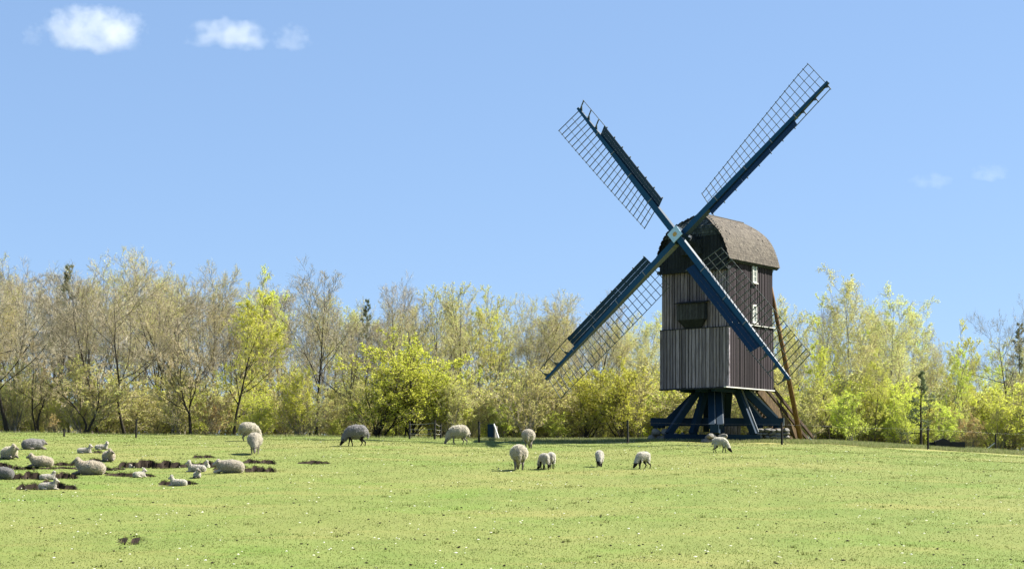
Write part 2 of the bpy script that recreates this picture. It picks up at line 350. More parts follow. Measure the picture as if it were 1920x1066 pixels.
# rough grass on the crest, outside the wire fence
def crest_scatter(n, pa, pb, off0, off1, seed):
    r = np.random.default_rng(seed); px = r.uniform(pa, pb, n)
    band = np.interp(px, [880, 940, 1200, 1450, 1700, 1920, 2100], [85.5, 84, 83.0, 82.4, 82.6, 83, 83])
    Y = band + off0 + (off1-off0)*r.random(n)**1.3; return (px-960)/FPX*Y, Y
X, Y = crest_scatter(60000, 905, 2060, 0.7, 9, 5)
blades('rough_grass', X, Y, 0.17, 0.022, M['grass_long'], 'pale rough grass growing tall along the crest behind the fence', 'grass', 0.7, 6)
r_ = np.random.default_rng(77); tx, ty = scatter(130, 28, 88, seed=78, power=0.1); nt = 22
X = (tx[:, None] + r_.normal(0, 0.07, (len(tx), nt))).ravel(); Y = (ty[:, None] + r_.normal(0, 0.07, (len(ty), nt))).ravel()
blades('grass_tufts', X, Y, 0.075, 0.02, M['grass'], 'scattered taller grass tufts standing out of the cropped meadow', 'grass', 0.7, 79)
px_ = r_.uniform(-120, 930, 9000); Y = 91.5 + 6*r_.random(9000)**0.8; X = (px_-960)/FPX*Y
blades('edge_grass', X, Y, 0.16, 0.024, M['grass_long'], 'long grass along the foot of the wood on the skyline', 'grass', 0.6, 80)
def specks(name, X, Y, r0, r1, mat, label, cat, zoff, flat, seed):
    """small faceted lumps (octahedra)"""
    r = np.random.default_rng(seed); n = len(X); Z = ground(X, Y) + EYE + zoff; s = r.uniform(r0, r1, n)
    base = np.array([(1,0,0),(0,1,0),(-1,0,0),(0,-1,0),(0,0,1),(0,0,-1)], float)
    a = r.uniform(0, 6.28, n); sc = np.stack([s*r.uniform(0.7,1.4,n), s*r.uniform(0.7,1.3,n), s*flat], -1)
    v = base[None]*sc[:,None]; ca, sa = np.cos(a)[:,None], np.sin(a)[:,None]
    vx = v[...,0]*ca - v[...,1]*sa + X[:,None]; vy = v[...,0]*sa + v[...,1]*ca + Y[:,None]
    V = np.stack([vx, vy, v[...,2]+Z[:,None]], -1)
    f = np.array([(0,1,4),(1,2,4),(2,3,4),(3,0,4),(1,0,5),(2,1,5),(3,2,5),(0,3,5)])
    F = (f[None] + 6*np.arange(n)[:,None,None]).reshape(-1, 3)
    o = link(name, mesh_np(name, V.reshape(-1, 3), [F], [mat])); return tag(o, label, cat, kind='stuff')
M['daisy'] = mat_leaf('daisy_petals', [(0.637, 0.637, 0.578), (0.68, 0.663, 0.51)], 0.3)
M['dung'] = (lambda t: (t.principled((0.02, 0.016, 0.01), 0.9, None, 0.1), t.mat)[1])(NT('sheep_dropping'))
X, Y = scatter(2700, 28, 84, seed=11, power=0.1)
cl = np.sin(X*0.7+1)*np.sin(Y*0.5) + np.random.default_rng(3).normal(0, 0.8, len(X)); k = cl > 0.0
specks('daisies', X[k], Y[k], 0.008, 0.034, M['daisy'], 'tiny white daisies speckled across the meadow', 'flowers', 0.05, 0.5, 12)
X, Y = scatter(1250, 28, 82, seed=13, power=0.25)
specks('droppings', X, Y, 0.012, 0.04, M['dung'], 'small dark droppings scattered across the meadow', 'droppings', 0.012, 0.55, 14)

# ------------------------------------------------------------------ windmill
TH = math.radians(38); CT, ST = math.cos(TH), math.sin(TH)
MX, MY = 10.36, 86.0
MG = gz(MX, MY) - EYE                        # ground under the mill, relative to eye level
mill = empty('windmill', (MX, MY, MG + EYE), -TH, 'old dark wooden post mill with four blue sails and shingled roof', 'windmill')
def zl(rel): return rel - MG                 # height relative to eye level -> mill height
def loc(px, py, d):                          # point seen at a photograph pixel at distance d -> mill coordinates
    x, y, z = (px-960)/FPX*d - MX, d - MY, (HORIZON-py)/FPX*d - MG
    return (x*CT - y*ST, x*ST + y*CT, z)
BW, BD = 1.925, 2.15
ZB, ZT = zl(4.57), zl(10.85)
SF, SS = zl(7.48), zl(7.68)
MB().box((0, 0, (ZB+ZT)/2), (2*BW-0.1, 2*BD-0.1, ZT-ZB)).build('buck_frame', M['plank_dark'], mill)
def plank_unit(name, mat):
    p = [(-.5,-.5),(.5,-.5),(.5,.25),(.40,.5),(-.40,.5),(-.5,.25)]
    mb = MB(); n = len(p)
    vs = [(a, -b, z) for z in (-.5, .5) for a, b in p]
    mb.add(vs, [(i, (i+1) % n, n+(i+1) % n, n+i) for i in range(n)] + [tuple(range(n-1,-1,-1)), tuple(range(n, 2*n))])
    return mb.mesh(name, mat)
PK = {k: plank_unit('plank_' + k, M[k]) for k in ('plank', 'plank_up', 'plank_side', 'plank_bay', 'plank_dark')}
def plank(kind, c, w, t, h, rz=0, parent=None, tilt=0, name='plank'):
    o = link(name, PK[kind], parent or mill, c); o.scale = (w, t, h); o.rotation_euler = (0, tilt, rz); return o
def planks(kind, a0, a1, z0, z1, off, side, wmean=0.17):
    a = a0
    while a < a1 - 0.05:
        w = min(random.uniform(wmean*0.8, wmean*1.25), a1 - a)
        zz0 = z0 + random.uniform(-0.03, 0.015); zz1 = z1 + random.uniform(-0.01, 0.02); o = off + random.uniform(-0.012, 0.014)
        g = random.uniform(0.022, 0.055); ac = a + w/2
        p = {'f': ((ac, -BD-o, (zz0+zz1)/2), 0), 'r': ((BW+o, ac, (zz0+zz1)/2), math.pi/2), 'b': ((ac, BD+o, (zz0+zz1)/2), math.pi), 'l': ((-BW-o, ac, (zz0+zz1)/2), -math.pi/2)}[side]
        plank(kind, p[0], w-g, 0.045, zz1-zz0, p[1], tilt=random.uniform(-0.002, 0.002)); a += w
planks('plank_up', -BW-0.03, BW+0.03, SF+0.02, ZT-0.35, 0.0, 'f', 0.165)
planks('plank', -BW-0.06, BW+0.06, ZB, SF, 0.06, 'f', 0.18)
planks('plank_side', -BD, BD, SS+0.02, ZT, 0.0, 'r', 0.16)
planks('plank_side', -BD-0.03, BD+0.03, ZB, SS, 0.05, 'r', 0.16)
for side, hw in (('b', BW), ('l', BD)): planks('plank_side', -hw, hw, ZB, ZT, 0.0, side, 0.42)
MB().box((0, -BD-0.05, SF+0.015), (2*BW+0.16, 0.14, 0.035)).build('ledge', M['plank_dark'], mill)
MB().beam((BW+0.09, -BD-0.08, SS+0.02), (BW+0.09, BD+0.05, SS+0.02), 0.12, 0.035).build('ledge', M['white_paint'], mill)
MB().beam((BW+0.05, -BD-0.42, ZB-0.03), (BW+0.05, BD+0.05, ZB-0.03), 0.14, 0.05).build('sill_board', M['white_paint'], mill)
MB().box((0, -BD-0.05, ZB-0.045), (2*BW+0.2, 0.16, 0.07)).build('sill_board', M['plank_dark'], mill)
for x in (-BW-0.03, BW+0.03): MB().box((x, -BD-0.045, (ZB+SF)/2), (0.09, 0.09, SF-ZB)).build('corner_board', M['plank'], mill)
for x in (-0.9, 0, 0.9): MB().box((x, 0, ZB-0.1), (0.24, 2*BD-0.5, 0.16)).build('floor_beam', M['blue_dark'], mill)
# bay on the breast
by0, by1 = zl(7.92), zl(8.7)
bay = MB().box((-0.06, -BD-0.17, (by0+by1)/2), (1.6, 0.3, by1-by0)).build('bay', M['plank_dark'], mill)
for i in range(9): plank('plank_bay', (-0.77+i*0.178, -BD-0.335, (by0+by1)/2), 0.165, 0.03, by1-by0, 0, bay)
MB().add([(-0.96,-BD-0.45,by1+0.01),(0.84,-BD-0.45,by1+0.01),(0.84,-BD,by1+0.1),(-0.96,-BD,by1+0.1),(-0.96,-BD-0.45,by1+0.04),(0.84,-BD-0.45,by1+0.04),(0.84,-BD,by1+0.15),(-0.96,-BD,by1+0.15)],
         [(3,2,1,0),(4,5,6,7),(0,1,5,4),(1,2,6,5),(2,3,7,6),(3,0,4,7)]).build('lid', M['plank_dark'], bay)
MB().add([(-0.82,-BD-0.34,by0),(0.7,-BD-0.34,by0),(0.7,-BD-0.03,by0),(-0.82,-BD-0.03,by0),(-0.5,-BD-0.06,by0-0.42),(0.4,-BD-0.06,by0-0.42),(0.4,-BD-0.03,by0-0.42),(-0.5,-BD-0.03,by0-0.42)],
         [(0,1,2,3),(7,6,5,4),(0,4,5,1),(1,5,6,2),(2,6,7,3),(3,7,4,0)]).build('bracket', M['plank_dark'], bay)
hood = MB().box((-0.05, -BD-0.13, zl(10.22)), (0.5, 0.2, 0.05)).build('vent_hood', M['plank_dark'], mill)
plank('plank', (-0.05, -BD-0.06, zl(10.42)), 0.42, 0.05, 0.34, 0, hood)
# windows in the side wall
for zc in (zl(10.27), zl(8.28)):
    yc = 0.27; f = MB()
    x = BW + 0.045
    for dy in (-0.175, 0.175): f.box((x, yc+dy, zc), (0.07, 0.06, 0.88))
    for dz in (-0.42, 0.42): f.box((x+0.003, yc, zc+dz), (0.076, 0.29, 0.08))
    f.box((x+0.03, yc, zc-0.47), (0.14, 0.46, 0.045))
    win = f.build('window', M['white_paint'], mill)
    MB().box((x, yc, zc), (0.03, 0.03, 0.76)).build('glazing_bar', M['white_paint'], win)
    for dz in (-0.13, 0.13): MB().box((x, yc, zc+dz), (0.032, 0.29, 0.03)).build('glazing_bar', M['white_paint'], win)
    for k, dz in enumerate((-0.265, 0.0, 0.265)):
        for dy in (-0.08, 0.08): MB().box((x-0.02, yc+dy, zc+dz), (0.012, 0.13, 0.225)).build('pane', M['glass'], win)
# roof: curved section swept front to back, hipped back at the top of the breast
prof = [(2.15,10.78),(2.06,11.1),(1.95,11.42),(1.82,11.74),(1.66,12.03),(1.45,12.3),(1.2,12.53),(0.88,12.77),(0.45,13.03),(0.0,13.25)]
prof = [(u, zl(z)) for u, z in prof]
pu = np.array([p[0] for p in prof]); pz = np.array([p[1] for p in prof])
arc = np.concatenate([[0], np.cumsum(np.hypot(np.diff(pu), np.diff(pz)))])
def rp(s): return float(np.interp(s, arc, pu)), float(np.interp(s, arc, pz))
HZ = zl(12.45)
def yfront(z): return -2.5 + max(0.0, (z - HZ)) / (zl(13.25) - HZ) * 0.85
YB = 2.52
rb = MB()
full = [(u, z) for u, z in prof] + [(-u, z) for u, z in prof[-2::-1]]
n = len(full)
vs = [(u, yfront(z)+0.05, z-0.03) for u, z in full] + [(u, YB-0.05, z-0.03) for u, z in full]
rb.add(vs, [(i, i+1, n+i+1, n+i) for i in range(n-1)])
vs2 = [(u*0.93, yfront(z)+0.05, z-0.14) for u, z in full] + [(u*0.93, YB-0.05, z-0.14) for u, z in full]
rb.add(vs2, [(n+i, n+i+1, i+1, i) for i in range(n-1)])
rb.add([vs[0], vs[n], vs2[n], vs2[0]], [(0,1,2,3)]); rb.add([vs[n-1], vs[2*n-1], vs2[2*n-1], vs2[n-1]], [(3,2,1,0)])
roof = rb.build('roof', M['plank_dark'], mill)
def shingle_strip(mb, p0, p1, q0, q1, nrm, t):
    """one shingle: quad p0-p1 (butt edge, lifted by t) to q0-q1"""
    p0, p1, q0, q1, nrm = (np.array(v) for v in (p0, p1, q0, q1, nrm))
    up = nrm * t
    mb.add([p0+up, p1+up, q1+nrm*0.006, q0+nrm*0.006, p0, p1], [(0,1,2,3), (4,5,1,0)])
sh = MB(); dy0 = 0.135
rows = np.arange(0.0, arc[-1], dy0)
for sgn in (1, -1):
    for ri, s0 in enumerate(rows):
        u0, z0 = rp(s0); u1, z1 = rp(min(s0 + dy0*1.25, arc[-1]))
        nr = np.array([(z1-z0), 0, -(u1-u0)]); nr = nr/np.linalg.norm(nr); nr[0] *= sgn
        y = yfront(z0) + 0.0 + (ri % 2)*0.05
        while y < YB:
            w = random.uniform(0.09, 0.16); j = random.uniform(-0.006, 0.006); t = random.uniform(0.014, 0.024)
            if random.random() > 0.012:
                a = (sgn*u0, y, z0+j-0.02); b = (sgn*u0, min(y+w-0.008, YB), z0+j-0.02); c = (sgn*u1, y, z1); d = (sgn*u1, min(y+w-0.008, YB), z1)
                if sgn > 0: shingle_strip(sh, a, b, c, d, nr, t)
                else: shingle_strip(sh, b, a, d, c, nr, t)
            y += w
tag(sh.build('shingles', M['shingle'], roof), kind='stuff')
MB().beam((0, yfront(99) if False else -1.62, zl(13.245)), (0, YB-0.05, zl(13.245)), 0.16, 0.05).build('ridge_cap', M['shingle'], roof)
# breast gable: dark boards below, dark shingles on the hip above
gb = MB(); x = -2.0
YG = -2.28
zs = np.linspace(ZT-0.55, zl(13.2), 24)
prev = None
def uat(z): return float(np.interp(z, pz, pu)) - 0.04
for z in zs:
    u = uat(max(z, pz[0])) if z >= pz[0] else BW + 0.02
    yy = yfront(z) + 0.16
    cur = [(-u, yy, z), (u, yy, z)]
    if prev: gb.add([prev[0], prev[1], cur[1], cur[0]], [(0,1,2,3)])
    prev = cur
gable = gb.build('gable', M['plank_dark'], mill)
x = -1.9
while x < 1.9:
    w = random.uniform(0.16, 0.24); ztop = float(np.interp(abs(x)+w, pu[::-1], pz[::-1])) - 0.1; ztop = min(ztop, zl(12.12)); zb0 = ZT-0.5
    if ztop > zb0+0.2: plank('plank_dark', (x+w/2, yfront(0)+0.12+random.uniform(-.01,.01), (zb0+ztop)/2), w-0.012, 0.04, ztop-zb0, 0, gable)
    x += w
MB().box((0, -BD-0.13, ZT-0.5), (2*BW+0.25, 0.3, 0.16)).build('breast_beam', M['plank_dark'], mill)
gs = MB()
for ri, z0 in enumerate(np.arange(zl(12.0), zl(13.15), 0.12)):
    u = uat(z0); y0 = yfront(z0)+0.12; z1 = z0+0.15; y1 = yfront(z1)+0.12; nr = np.array([0, -(z1-z0), (y1-y0)]); nr = nr/np.linalg.norm(nr)
    x = -u + (ri % 2)*0.04
    while x < u:
        w = random.uniform(0.09, 0.16); x1 = min(x+w-0.01, u)
        shingle_strip(gs, (x, y0, z0-0.02), (x1, y0, z0-0.02), (x, y1, z1), (x1, y1, z1), nr, random.uniform(0.015, 0.05)); x += w
tag(gs.build('hip_shingles', M['shingle_dark'], gable), kind='stuff')
bb = MB(); prev = None                                  # rear gable
for z in np.linspace(ZT-0.1, zl(13.2), 16):
    u = uat(max(z, pz[0])); cur = [(-u, BD+0.2, z), (u, BD+0.2, z)]
    if prev: bb.add([prev[1], prev[0], cur[0], cur[1]], [(0,1,2,3)])
    prev = cur
bb.build('rear_gable', M['plank_side'], mill)
for x in (-1.75, 0, 1.75): MB().beam((x, BD+0.02, ZT-0.55), (x, BD+0.42, ZT-0.02), 0.09, 0.09, (1,0,0)).build('rear_bracket', M['blue_green'], mill)
# wind shaft, poll and sails
TAU = math.radians(9.4)
AX = Vector((0, -math.cos(TAU), math.sin(TAU))); UPV = Vector((0, math.sin(TAU), math.cos(TAU))); XV = Vector((1, 0, 0))
HUB = Vector((0, -3.6, zl(11.88)))
PHI = math.radians(42.65)
shaft = MB().tube(HUB - AX*3.6, HUB - AX*0.3, 0.34, 0.3, 12).build('wind_shaft', M['plank_dark'], mill)
MB().box((0, -2.35, zl(11.45)), (1.15, 0.5, 0.7)).build('shaft_housing', M['plank_dark'], mill)
dg = XV*math.cos(PHI) + UPV*math.sin(PHI)
poll = MB().beam(HUB - AX*0.42, HUB + AX*0.36, 0.62, 0.62, dg).build('poll', M['blue_dark'], mill)
MB().beam(HUB + AX*0.365, HUB + AX*0.4, 0.62, 0.62, dg).build('poll_plate', M['hub_paint'], poll)
MB().tube(HUB + AX*0.4, HUB + AX*0.425, 0.12, 0.1, 14).build('poll_boss', M['ochre'], poll)
RS = 10.05
def alpha(x): return math.radians(-20 + 26*min(1, max(0, (x-1.8)/7.5)))
def lat(x, s):                                            # point on the lattice side
    a = alpha(x); return (x, 0.05 + s*math.cos(a), -0.04 + s*math.sin(a))
BETA = math.radians(28)
def brd(x, s): return (x, -0.05 - s*math.cos(BETA), 0.0 + s*math.sin(BETA))
def whip_mesh():
    mb = MB(); st = [(0.0, .30, .34), (2.6, .29, .30), (5.0, .25, .25), (8.0, .19, .19), (RS, .13, .14)]
    for (x0, w0, h0), (x1, w1, h1) in zip(st[:-1], st[1:]):
        vs = []
        for x, w, h in ((x0, w0, h0), (x1, w1, h1)): vs += [(x,-w/2,-h/2),(x,w/2,-h/2),(x,w/2,h/2),(x,-w/2,h/2)]
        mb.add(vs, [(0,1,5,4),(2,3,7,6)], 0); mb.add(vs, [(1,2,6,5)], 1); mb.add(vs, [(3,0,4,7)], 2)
    e = RS; mb.add([(e,-.065,-.07),(e,.065,-.07),(e,.065,.07),(e,-.065,.07)], [(0,1,2,3)], 0)
    for x in (2.55, 4.55, 6.3, 7.9):                      # iron clamps
        mb.box((x, 0, 0), (0.05, .30-0.017*x+0.06, .33-0.019*x+0.06), 1)
    return mb.mesh('whip', [M['blue'], M['wh_side'], M['cw_side']])
M['cw_side'] = mat_paint('worn_shaded_edge', (0.05, 0.065, 0.085), (0.025, 0.045, 0.065), 0.6, (0.13, 0.13, 0.13), 0.64)  # darker twin of the pale side: shade put into the colour
M['wh_side'] = mat_paint('worn_sunlit_paint', (0.19, 0.2, 0.21), (0.11, 0.13, 0.15), 0.6, (0.36, 0.35, 0.33), 0.62)  # paler than the blue: sunlight on the whip side put into the colour
M['blue_board'] = mat_paint('board_blue', (0.003, 0.03, 0.07), (0.002, 0.02, 0.05), 0.55, (0.02, 0.05, 0.08), 0.66)
SAILP = []                                                # (name, mesh) parts shared by the four sails
bw_in, bw_out = 1.22, 1.46
bxs = np.linspace(2.05, 9.93, 25)
for x in bxs:
    Lb = bw_in + (bw_out-bw_in)*(x-2.05)/7.9
    SAILP.append(('lattice_bar', MB().beam(lat(x, -0.14), lat(x, Lb+0.03), 0.034, 0.032, (1,0,0)).mesh('lattice_bar', M['lath'])))
for fr, th_ in ((0.36, 0.018), (0.68, 0.018), (1.0, 0.026)):
    mb = MB()
    for x0, x1 in zip(bxs[:-1:2], bxs[2::2]):
        L0, L1 = (bw_in + (bw_out-bw_in)*(q-2.05)/7.9 for q in (x0, x1))
        p = Vector(lat(x0, L0*fr)) + Vector((0,0,-0.035)); q = Vector(lat(x1, L1*fr)) + Vector((0,0,-0.035)); mb.beam(p, q, th_, th_)
    SAILP.append(('lattice_rail', mb.mesh('lattice_rail', M['lath'])))
for s0 in (0.0, 0.21, 0.42):
    for x0, x1 in ((1.95, 4.1), (4.11, 6.0), (6.01, 7.75)):
        mb = MB(); a0, a1 = brd(x0, s0), brd(x0, s0+0.2); b0, b1 = brd(x1, s0), brd(x1, s0+0.2); nn = np.array((0, math.sin(BETA), math.cos(BETA)))*0.022
        P = [np.array(v) for v in (a0, b0, b1, a1)]; mb.add([p-nn/2 for p in P]+[p+nn/2 for p in P], [(3,2,1,0),(4,5,6,7),(0,1,5,4),(1,2,6,5),(2,3,7,6),(3,0,4,7)])
        SAILP.append(('wind_board', mb.mesh('wind_board', [M['blue_board']])))
for x in np.linspace(2.0, 9.93, 11):
    mb = MB(); z = Vector((0, -0.0, -0.035)); L = 0.7 if x < 7.9 else 0.56
    mb.beam(Vector(brd(x, -0.1))+z, Vector(brd(x, L))+z, 0.05, 0.045, (1,0,0))
    if x > 7.9: mb.add([Vector(brd(x, 0.0)), Vector(brd(x, 0.32)), Vector(brd(x-0.22, 0.03)), Vector(brd(x, 0.0))+z, Vector(brd(x, 0.32))+z, Vector(brd(x-0.22, 0.03))+z], [(0,1,2),(5,4,3),(0,3,4,1),(1,4,5,2),(2,5,3,0)])
    SAILP.append(('board_bar', mb.mesh('board_bar', M['lath'])))
SAILP.append(('board_rail', MB().beam(Vector(brd(7.6, 0.63)), Vector(brd(9.95, 0.55)), 0.03, 0.03).mesh('board_rail', M['lath'])))
wm = whip_mesh()
for k in range(4):
    a = PHI + k*math.pi/2
    w = XV*math.cos(a) + UPV*math.sin(a); c = -XV*math.sin(a) + UPV*math.cos(a)
    mt = Matrix(((w.x, c.x, AX.x, 0), (w.y, c.y, AX.y, 0), (w.z, c.z, AX.z, 0), (0, 0, 0, 1)))
    o = link('sail', wm, mill); o.matrix_local = Matrix.Translation(HUB + AX*(0.17 if k % 2 else -0.17)) @ mt
    for nm, ms in SAILP: link(nm, ms, o)
# trestle
tb = lambda p, q, w, h, nm, mat='blue_dark', up=(0, 0, 1): MB().beam(p, q, w, h, up).build(nm, M[mat], mill)
def scr(dx, dy, z):                                       # trestle is square to the view: offsets across / along the view
    return (dx*CT - dy*ST, dx*ST + dy*CT, z)
za = zl(2.94); zb = zl(2.52)
tb(scr(-3.37, 0, za), scr(3.3, 0, za), 0.4, 0.4, 'cross_beam')
MB().beam(scr(3.3, 0, za), scr(3.33, 0, za), 0.4, 0.4).build('sunlit_end', M['white_paint'], mill)  # white cap: sunlight on the end grain put into the colour
tb(scr(-0.55, -3.2, zb), scr(0.55, 3.2, zb), 0.42, 0.4, 'cross_beam')
tb(scr(-2.75, -0.9, zl(2.17)), scr(2.0, -0.9, zl(2.12)), 0.32, 0.3, 'ground_beam')
MB().tube((0, 0, zl(2.4)), (0, 0, ZB+0.3), 0.36, 0.34, 8).build('post', M['blue_dark'], mill)
zt = ZB - 0.3
QB = [((-0.95, 0.15), (-2.45, 0.1, za+0.1)), ((-1.0, -0.25), (-2.55, -0.85, zl(2.3))), ((0.95, 0.15), (2.05, 0.1, za+0.1)), ((1.35, 0.0), (2.85, -0.02, za+0.1)),
      ((0.95, -0.35), (1.72, -0.95, zl(2.28))), ((-0.4, -0.55), (-0.62, -2.7, zb+0.1)), ((-0.05, -0.55), (-0.22, -2.75, zb+0.1)), ((-0.65, -0.3), (-1.35, -0.85, zl(2.3))),
      ((0.3, 0.6), (0.5, 2.6, zb+0.1)), ((0.65, 0.6), (0.75, 2.5, zb+0.1)), ((-0.5, 0.6), (-0.3, 2.4, zb+0.1))]
for (tx, ty), (bx, by_, bz) in QB:
    q = MB().beam(scr(bx, by_, bz), scr(tx, ty, zt+0.25), 0.3, 0.32).build('quarter_bar', M['blue_dark'], mill)
    s = 0.165; MB().beam(Vector(scr(bx+0.17*(1 if bx > 0 else 1), by_, bz+0.12)), Vector(scr(tx+0.17, ty, zt+0.37)), 0.05, 0.12).build('lit_worn_edge', M['wh_side'], q)  # pale strip: light on the weathered bar faces put into the colour
# tail ladder and tail pole
ex = Vector((0, 0, 1))
gl = lambda t, u: gz(MX + ST*t + CT*u, MY + CT*t - ST*u) - EYE - MG     # ground height at mill coords (u, t)
def lad(u, t, dz=0.0):
    z0, z1 = ZB + 0.05, gl(6.7, u) + 0.1; k = (t-2.3)/(6.7-2.3); return (u, t, z0 + (z1-z0)*k + dz)
ladder = MB().beam(lad(1.05, 2.2), lad(1.05, 6.75), 0.12, 0.44).build('tail_ladder', M['brown_mid'], mill)
MB().beam(lad(0.05, 2.2), lad(0.05, 6.75), 0.1, 0.36).build('stringer', M['brown_dark'], ladder)
for i in range(16):
    t = 2.4 + i*0.268; MB().box((0.55, t, lad(0, t)[2]+0.06), (0.9, 0.24, 0.045)).build('step', M['step_wood'], ladder)
for u in (1.05, 0.05):
    for dz, te in ((0.95, 8.1), (0.5, 7.6)): MB().beam(lad(u, 2.2, dz), lad(u, te, dz), 0.11, 0.15).build('handrail', M['brown_dark'], ladder)
    for t in (2.6, 4.6, 6.6): MB().beam(lad(u, t, 0), lad(u, t, 0.95), 0.07, 0.07, (0,1,0)).build('rail_post', M['brown_dark'], ladder)
MB().tube((1.72, 2.35, zl(9.8)), (1.3, 6.35, gl(6.35, 1.3)-0.1), 0.1, 0.145, 10).build('tail_pole', M['brown_wood'], mill, smooth=True)

# ------------------------------------------------------------------ stone piers under the trestle
def stone_mesh(seed):
    r = random.Random(seed); bm = bmesh.new(); bmesh.ops.create_icosphere(bm, subdivisions=2, radius=0.5)
    ax = [(Vector((r.uniform(-1,1), r.uniform(-1,1), r.uniform(-1,1))).normalized(), r.uniform(0.3, 0.42)) for _ in range(9)]
    for v in bm.verts:
        for a, d in ax:
            e = v.co.dot(a) - d
            if e > 0: v.co -= a*e*0.85
    m = bpy.data.meshes.new('stone'); bm.to_mesh(m); bm.free(); m.materials.append(M['stone']); return m
STONES = [stone_mesh(i) for i in range(8)]
def pier(dx, dy, wx, wy, h, rows, label, cols, jit=0.06):
    lx_, ly_, _ = scr(dx, dy, 0); X0, Y0 = MX + dx, MY + dy; z0 = gz(X0, Y0)
    root = empty('stone_pier', (X0, Y0, z0), 0, label, 'stone pier', 'stone piers under the mill')
    rh = h/rows
    for i in range(rows):
        nx_ = max(1, int(cols + random.choice((0, 0, 1)))); sw = wx/nx_; ny_ = max(1, round(wy/0.45))
        for j in range(nx_):
            for k in range(ny_):
                o = link('stone', random.choice(STONES), root, (-wx/2 + sw*(j+0.5+0.25*(i % 2)-0.12) + random.uniform(-jit, jit), -wy/2+wy/ny_*(k+0.5)+random.uniform(-jit, jit), rh*(i+0.45)-0.05))
                o.scale = (sw*random.uniform(1.1, 1.4), wy/ny_*random.uniform(1.1, 1.35), rh*random.uniform(1.15, 1.45)); o.rotation_euler = (random.uniform(-.25,.25), random.uniform(-.25,.25), random.uniform(0, 6.28) if sw > 0.3 else random.uniform(-.3,.3))
ph = lambda dx, dy, ztop: ztop - (gz(MX+dx, MY+dy)-EYE-MG)
pier(-2.95, 0, 0.95, 0.8, ph(-2.95, 0, za-0.3), 2, 'low grey boulder pier under the end of the cross beam farthest from the ladder', 2)
pier(2.55, 0, 1.95, 0.9, ph(2.55, 0, za-0.28), 4, 'wide rubble stone pier of many stones beside the tail ladder', 6, 0.04)
pier(-0.5, -2.95, 1.15, 0.8, ph(-0.5, -2.95, zb-0.2), 2, 'weathered boulder pier under the middle of the mill facing the meadow', 2)
pier(0.45, 2.9, 1.1, 0.8, ph(0.45, 2.9, zb-0.2), 2, 'shaded stone pier behind the post of the mill', 2)
pier(-1.75, 1.6, 0.6, 0.6, 0.42, 1, 'small shaded boulders on the ground behind the blue trestle', 2)
for dx in (-3.05, -2.85, 2.1, 3.0): MB().box(scr(dx, 0, za-0.25), (0.3, 0.3, 0.12)).build('packing_block', M['blue_dark'], mill)
# pale boards stacked on edge under the mill
cr = empty('plank_crate', (MX+0.85, MY+1.9, gz(MX+0.85, MY+1.9)), 0, 'pale grey wooden crate standing in the shade beneath the mill', 'crate')
MB().box((0, 0, 0.4), (1.05, 0.5, 0.7)).build('crate_box', M['plank_dark'], cr)
for i in range(6): plank('plank', (-0.45+i*0.18, -0.27, 0.42+random.uniform(-.02,.02)), 0.16, 0.03, 0.74, 0, cr, name='board')

# ------------------------------------------------------------------ trees
def norm(v): return v / np.maximum(np.linalg.norm(v, axis=-1, keepdims=True), 1e-9)
def walk(r, start, d, length, K, trop, wob):
    """polylines: start (B,3), d (B,3), length (B,) -> (B,K,3)"""
    B = len(start); P = np.empty((B, K, 3)); P[:, 0] = start; d = norm(d)
    for k in range(1, K):
        d = norm(d + r.normal(0, wob, (B, 3)) + np.array([0, 0, 1.0]) * np.reshape(trop, (-1, 1)) / K)
        P[:, k] = P[:, k-1] + d * (length / (K-1))[:, None]
    return P
def spawn(r, P, R, per, t0, t1, ang, lr, K, trop, wob, rr=0.55, taper=0.25, fall=0.5, flat=0.0):
    B, KP, _ = P.shape; plen = np.linalg.norm(np.diff(P, axis=1), axis=2).sum(1)
    idx = np.repeat(np.arange(B), per); n = len(idx)
    t = t0 + (t1-t0) * ((np.tile(np.arange(per), B) + r.random(n)) / per)
    f = t * (KP-1); i = np.minimum(f.astype(int), KP-2); fr = (f-i)[:, None]
    p = P[idx, i]*(1-fr) + P[idx, i+1]*fr; tan = norm(P[idx, i+1]-P[idx, i]); rad = R[idx, i]*(1-fr[:, 0]) + R[idx, i+1]*fr[:, 0]
    rv = r.normal(0, 1, (n, 3)); rv[:, 2] *= (1-flat); side = norm(rv - tan*(rv*tan).sum(1, keepdims=True))
    a = np.radians(r.normal(ang, ang*0.22, n))[:, None]; d = tan*np.cos(a) + side*np.sin(a)
    L = plen[idx] * lr * (1 - fall*(t-t0)/(max(t1-t0, 1e-3))) * r.uniform(0.65, 1.25, n)
    Q = walk(r, p, d, L, K, trop, wob)
    r0 = np.minimum(rad*rr, rad*0.95); q = np.linspace(0, 1, K)[None]
    return Q, r0[:, None]*(1-q*(1-taper))
def tubes(P, R, S):
    B, K, _ = P.shape; tan = np.empty_like(P); tan[:, 1:-1] = P[:, 2:]-P[:, :-2]; tan[:, 0] = P[:, 1]-P[:, 0]; tan[:, -1] = P[:, -1]-P[:, -2]
    tan = norm(tan); ref = np.where(np.abs(tan[..., 2:3]) > 0.9, np.array([1., 0, 0]), np.array([0, 0, 1.]))
    a = norm(np.cross(tan, ref)); b = np.cross(tan, a); th = 2*np.pi*np.arange(S)/S
    V = P[:, :, None] + R[:, :, None, None]*(a[:, :, None]*np.cos(th)[None, None, :, None] + b[:, :, None]*np.sin(th)[None, None, :, None])
    base = (np.arange(B)*K*S)[:, None, None] + (np.arange(K-1)*S)[None, :, None]; s = np.arange(S)[None, None]; s2 = (s+1) % S
    F = np.stack([base+s, base+s2, base+S+s2, base+S+s], -1).reshape(-1, 4); return V.reshape(-1, 3), F
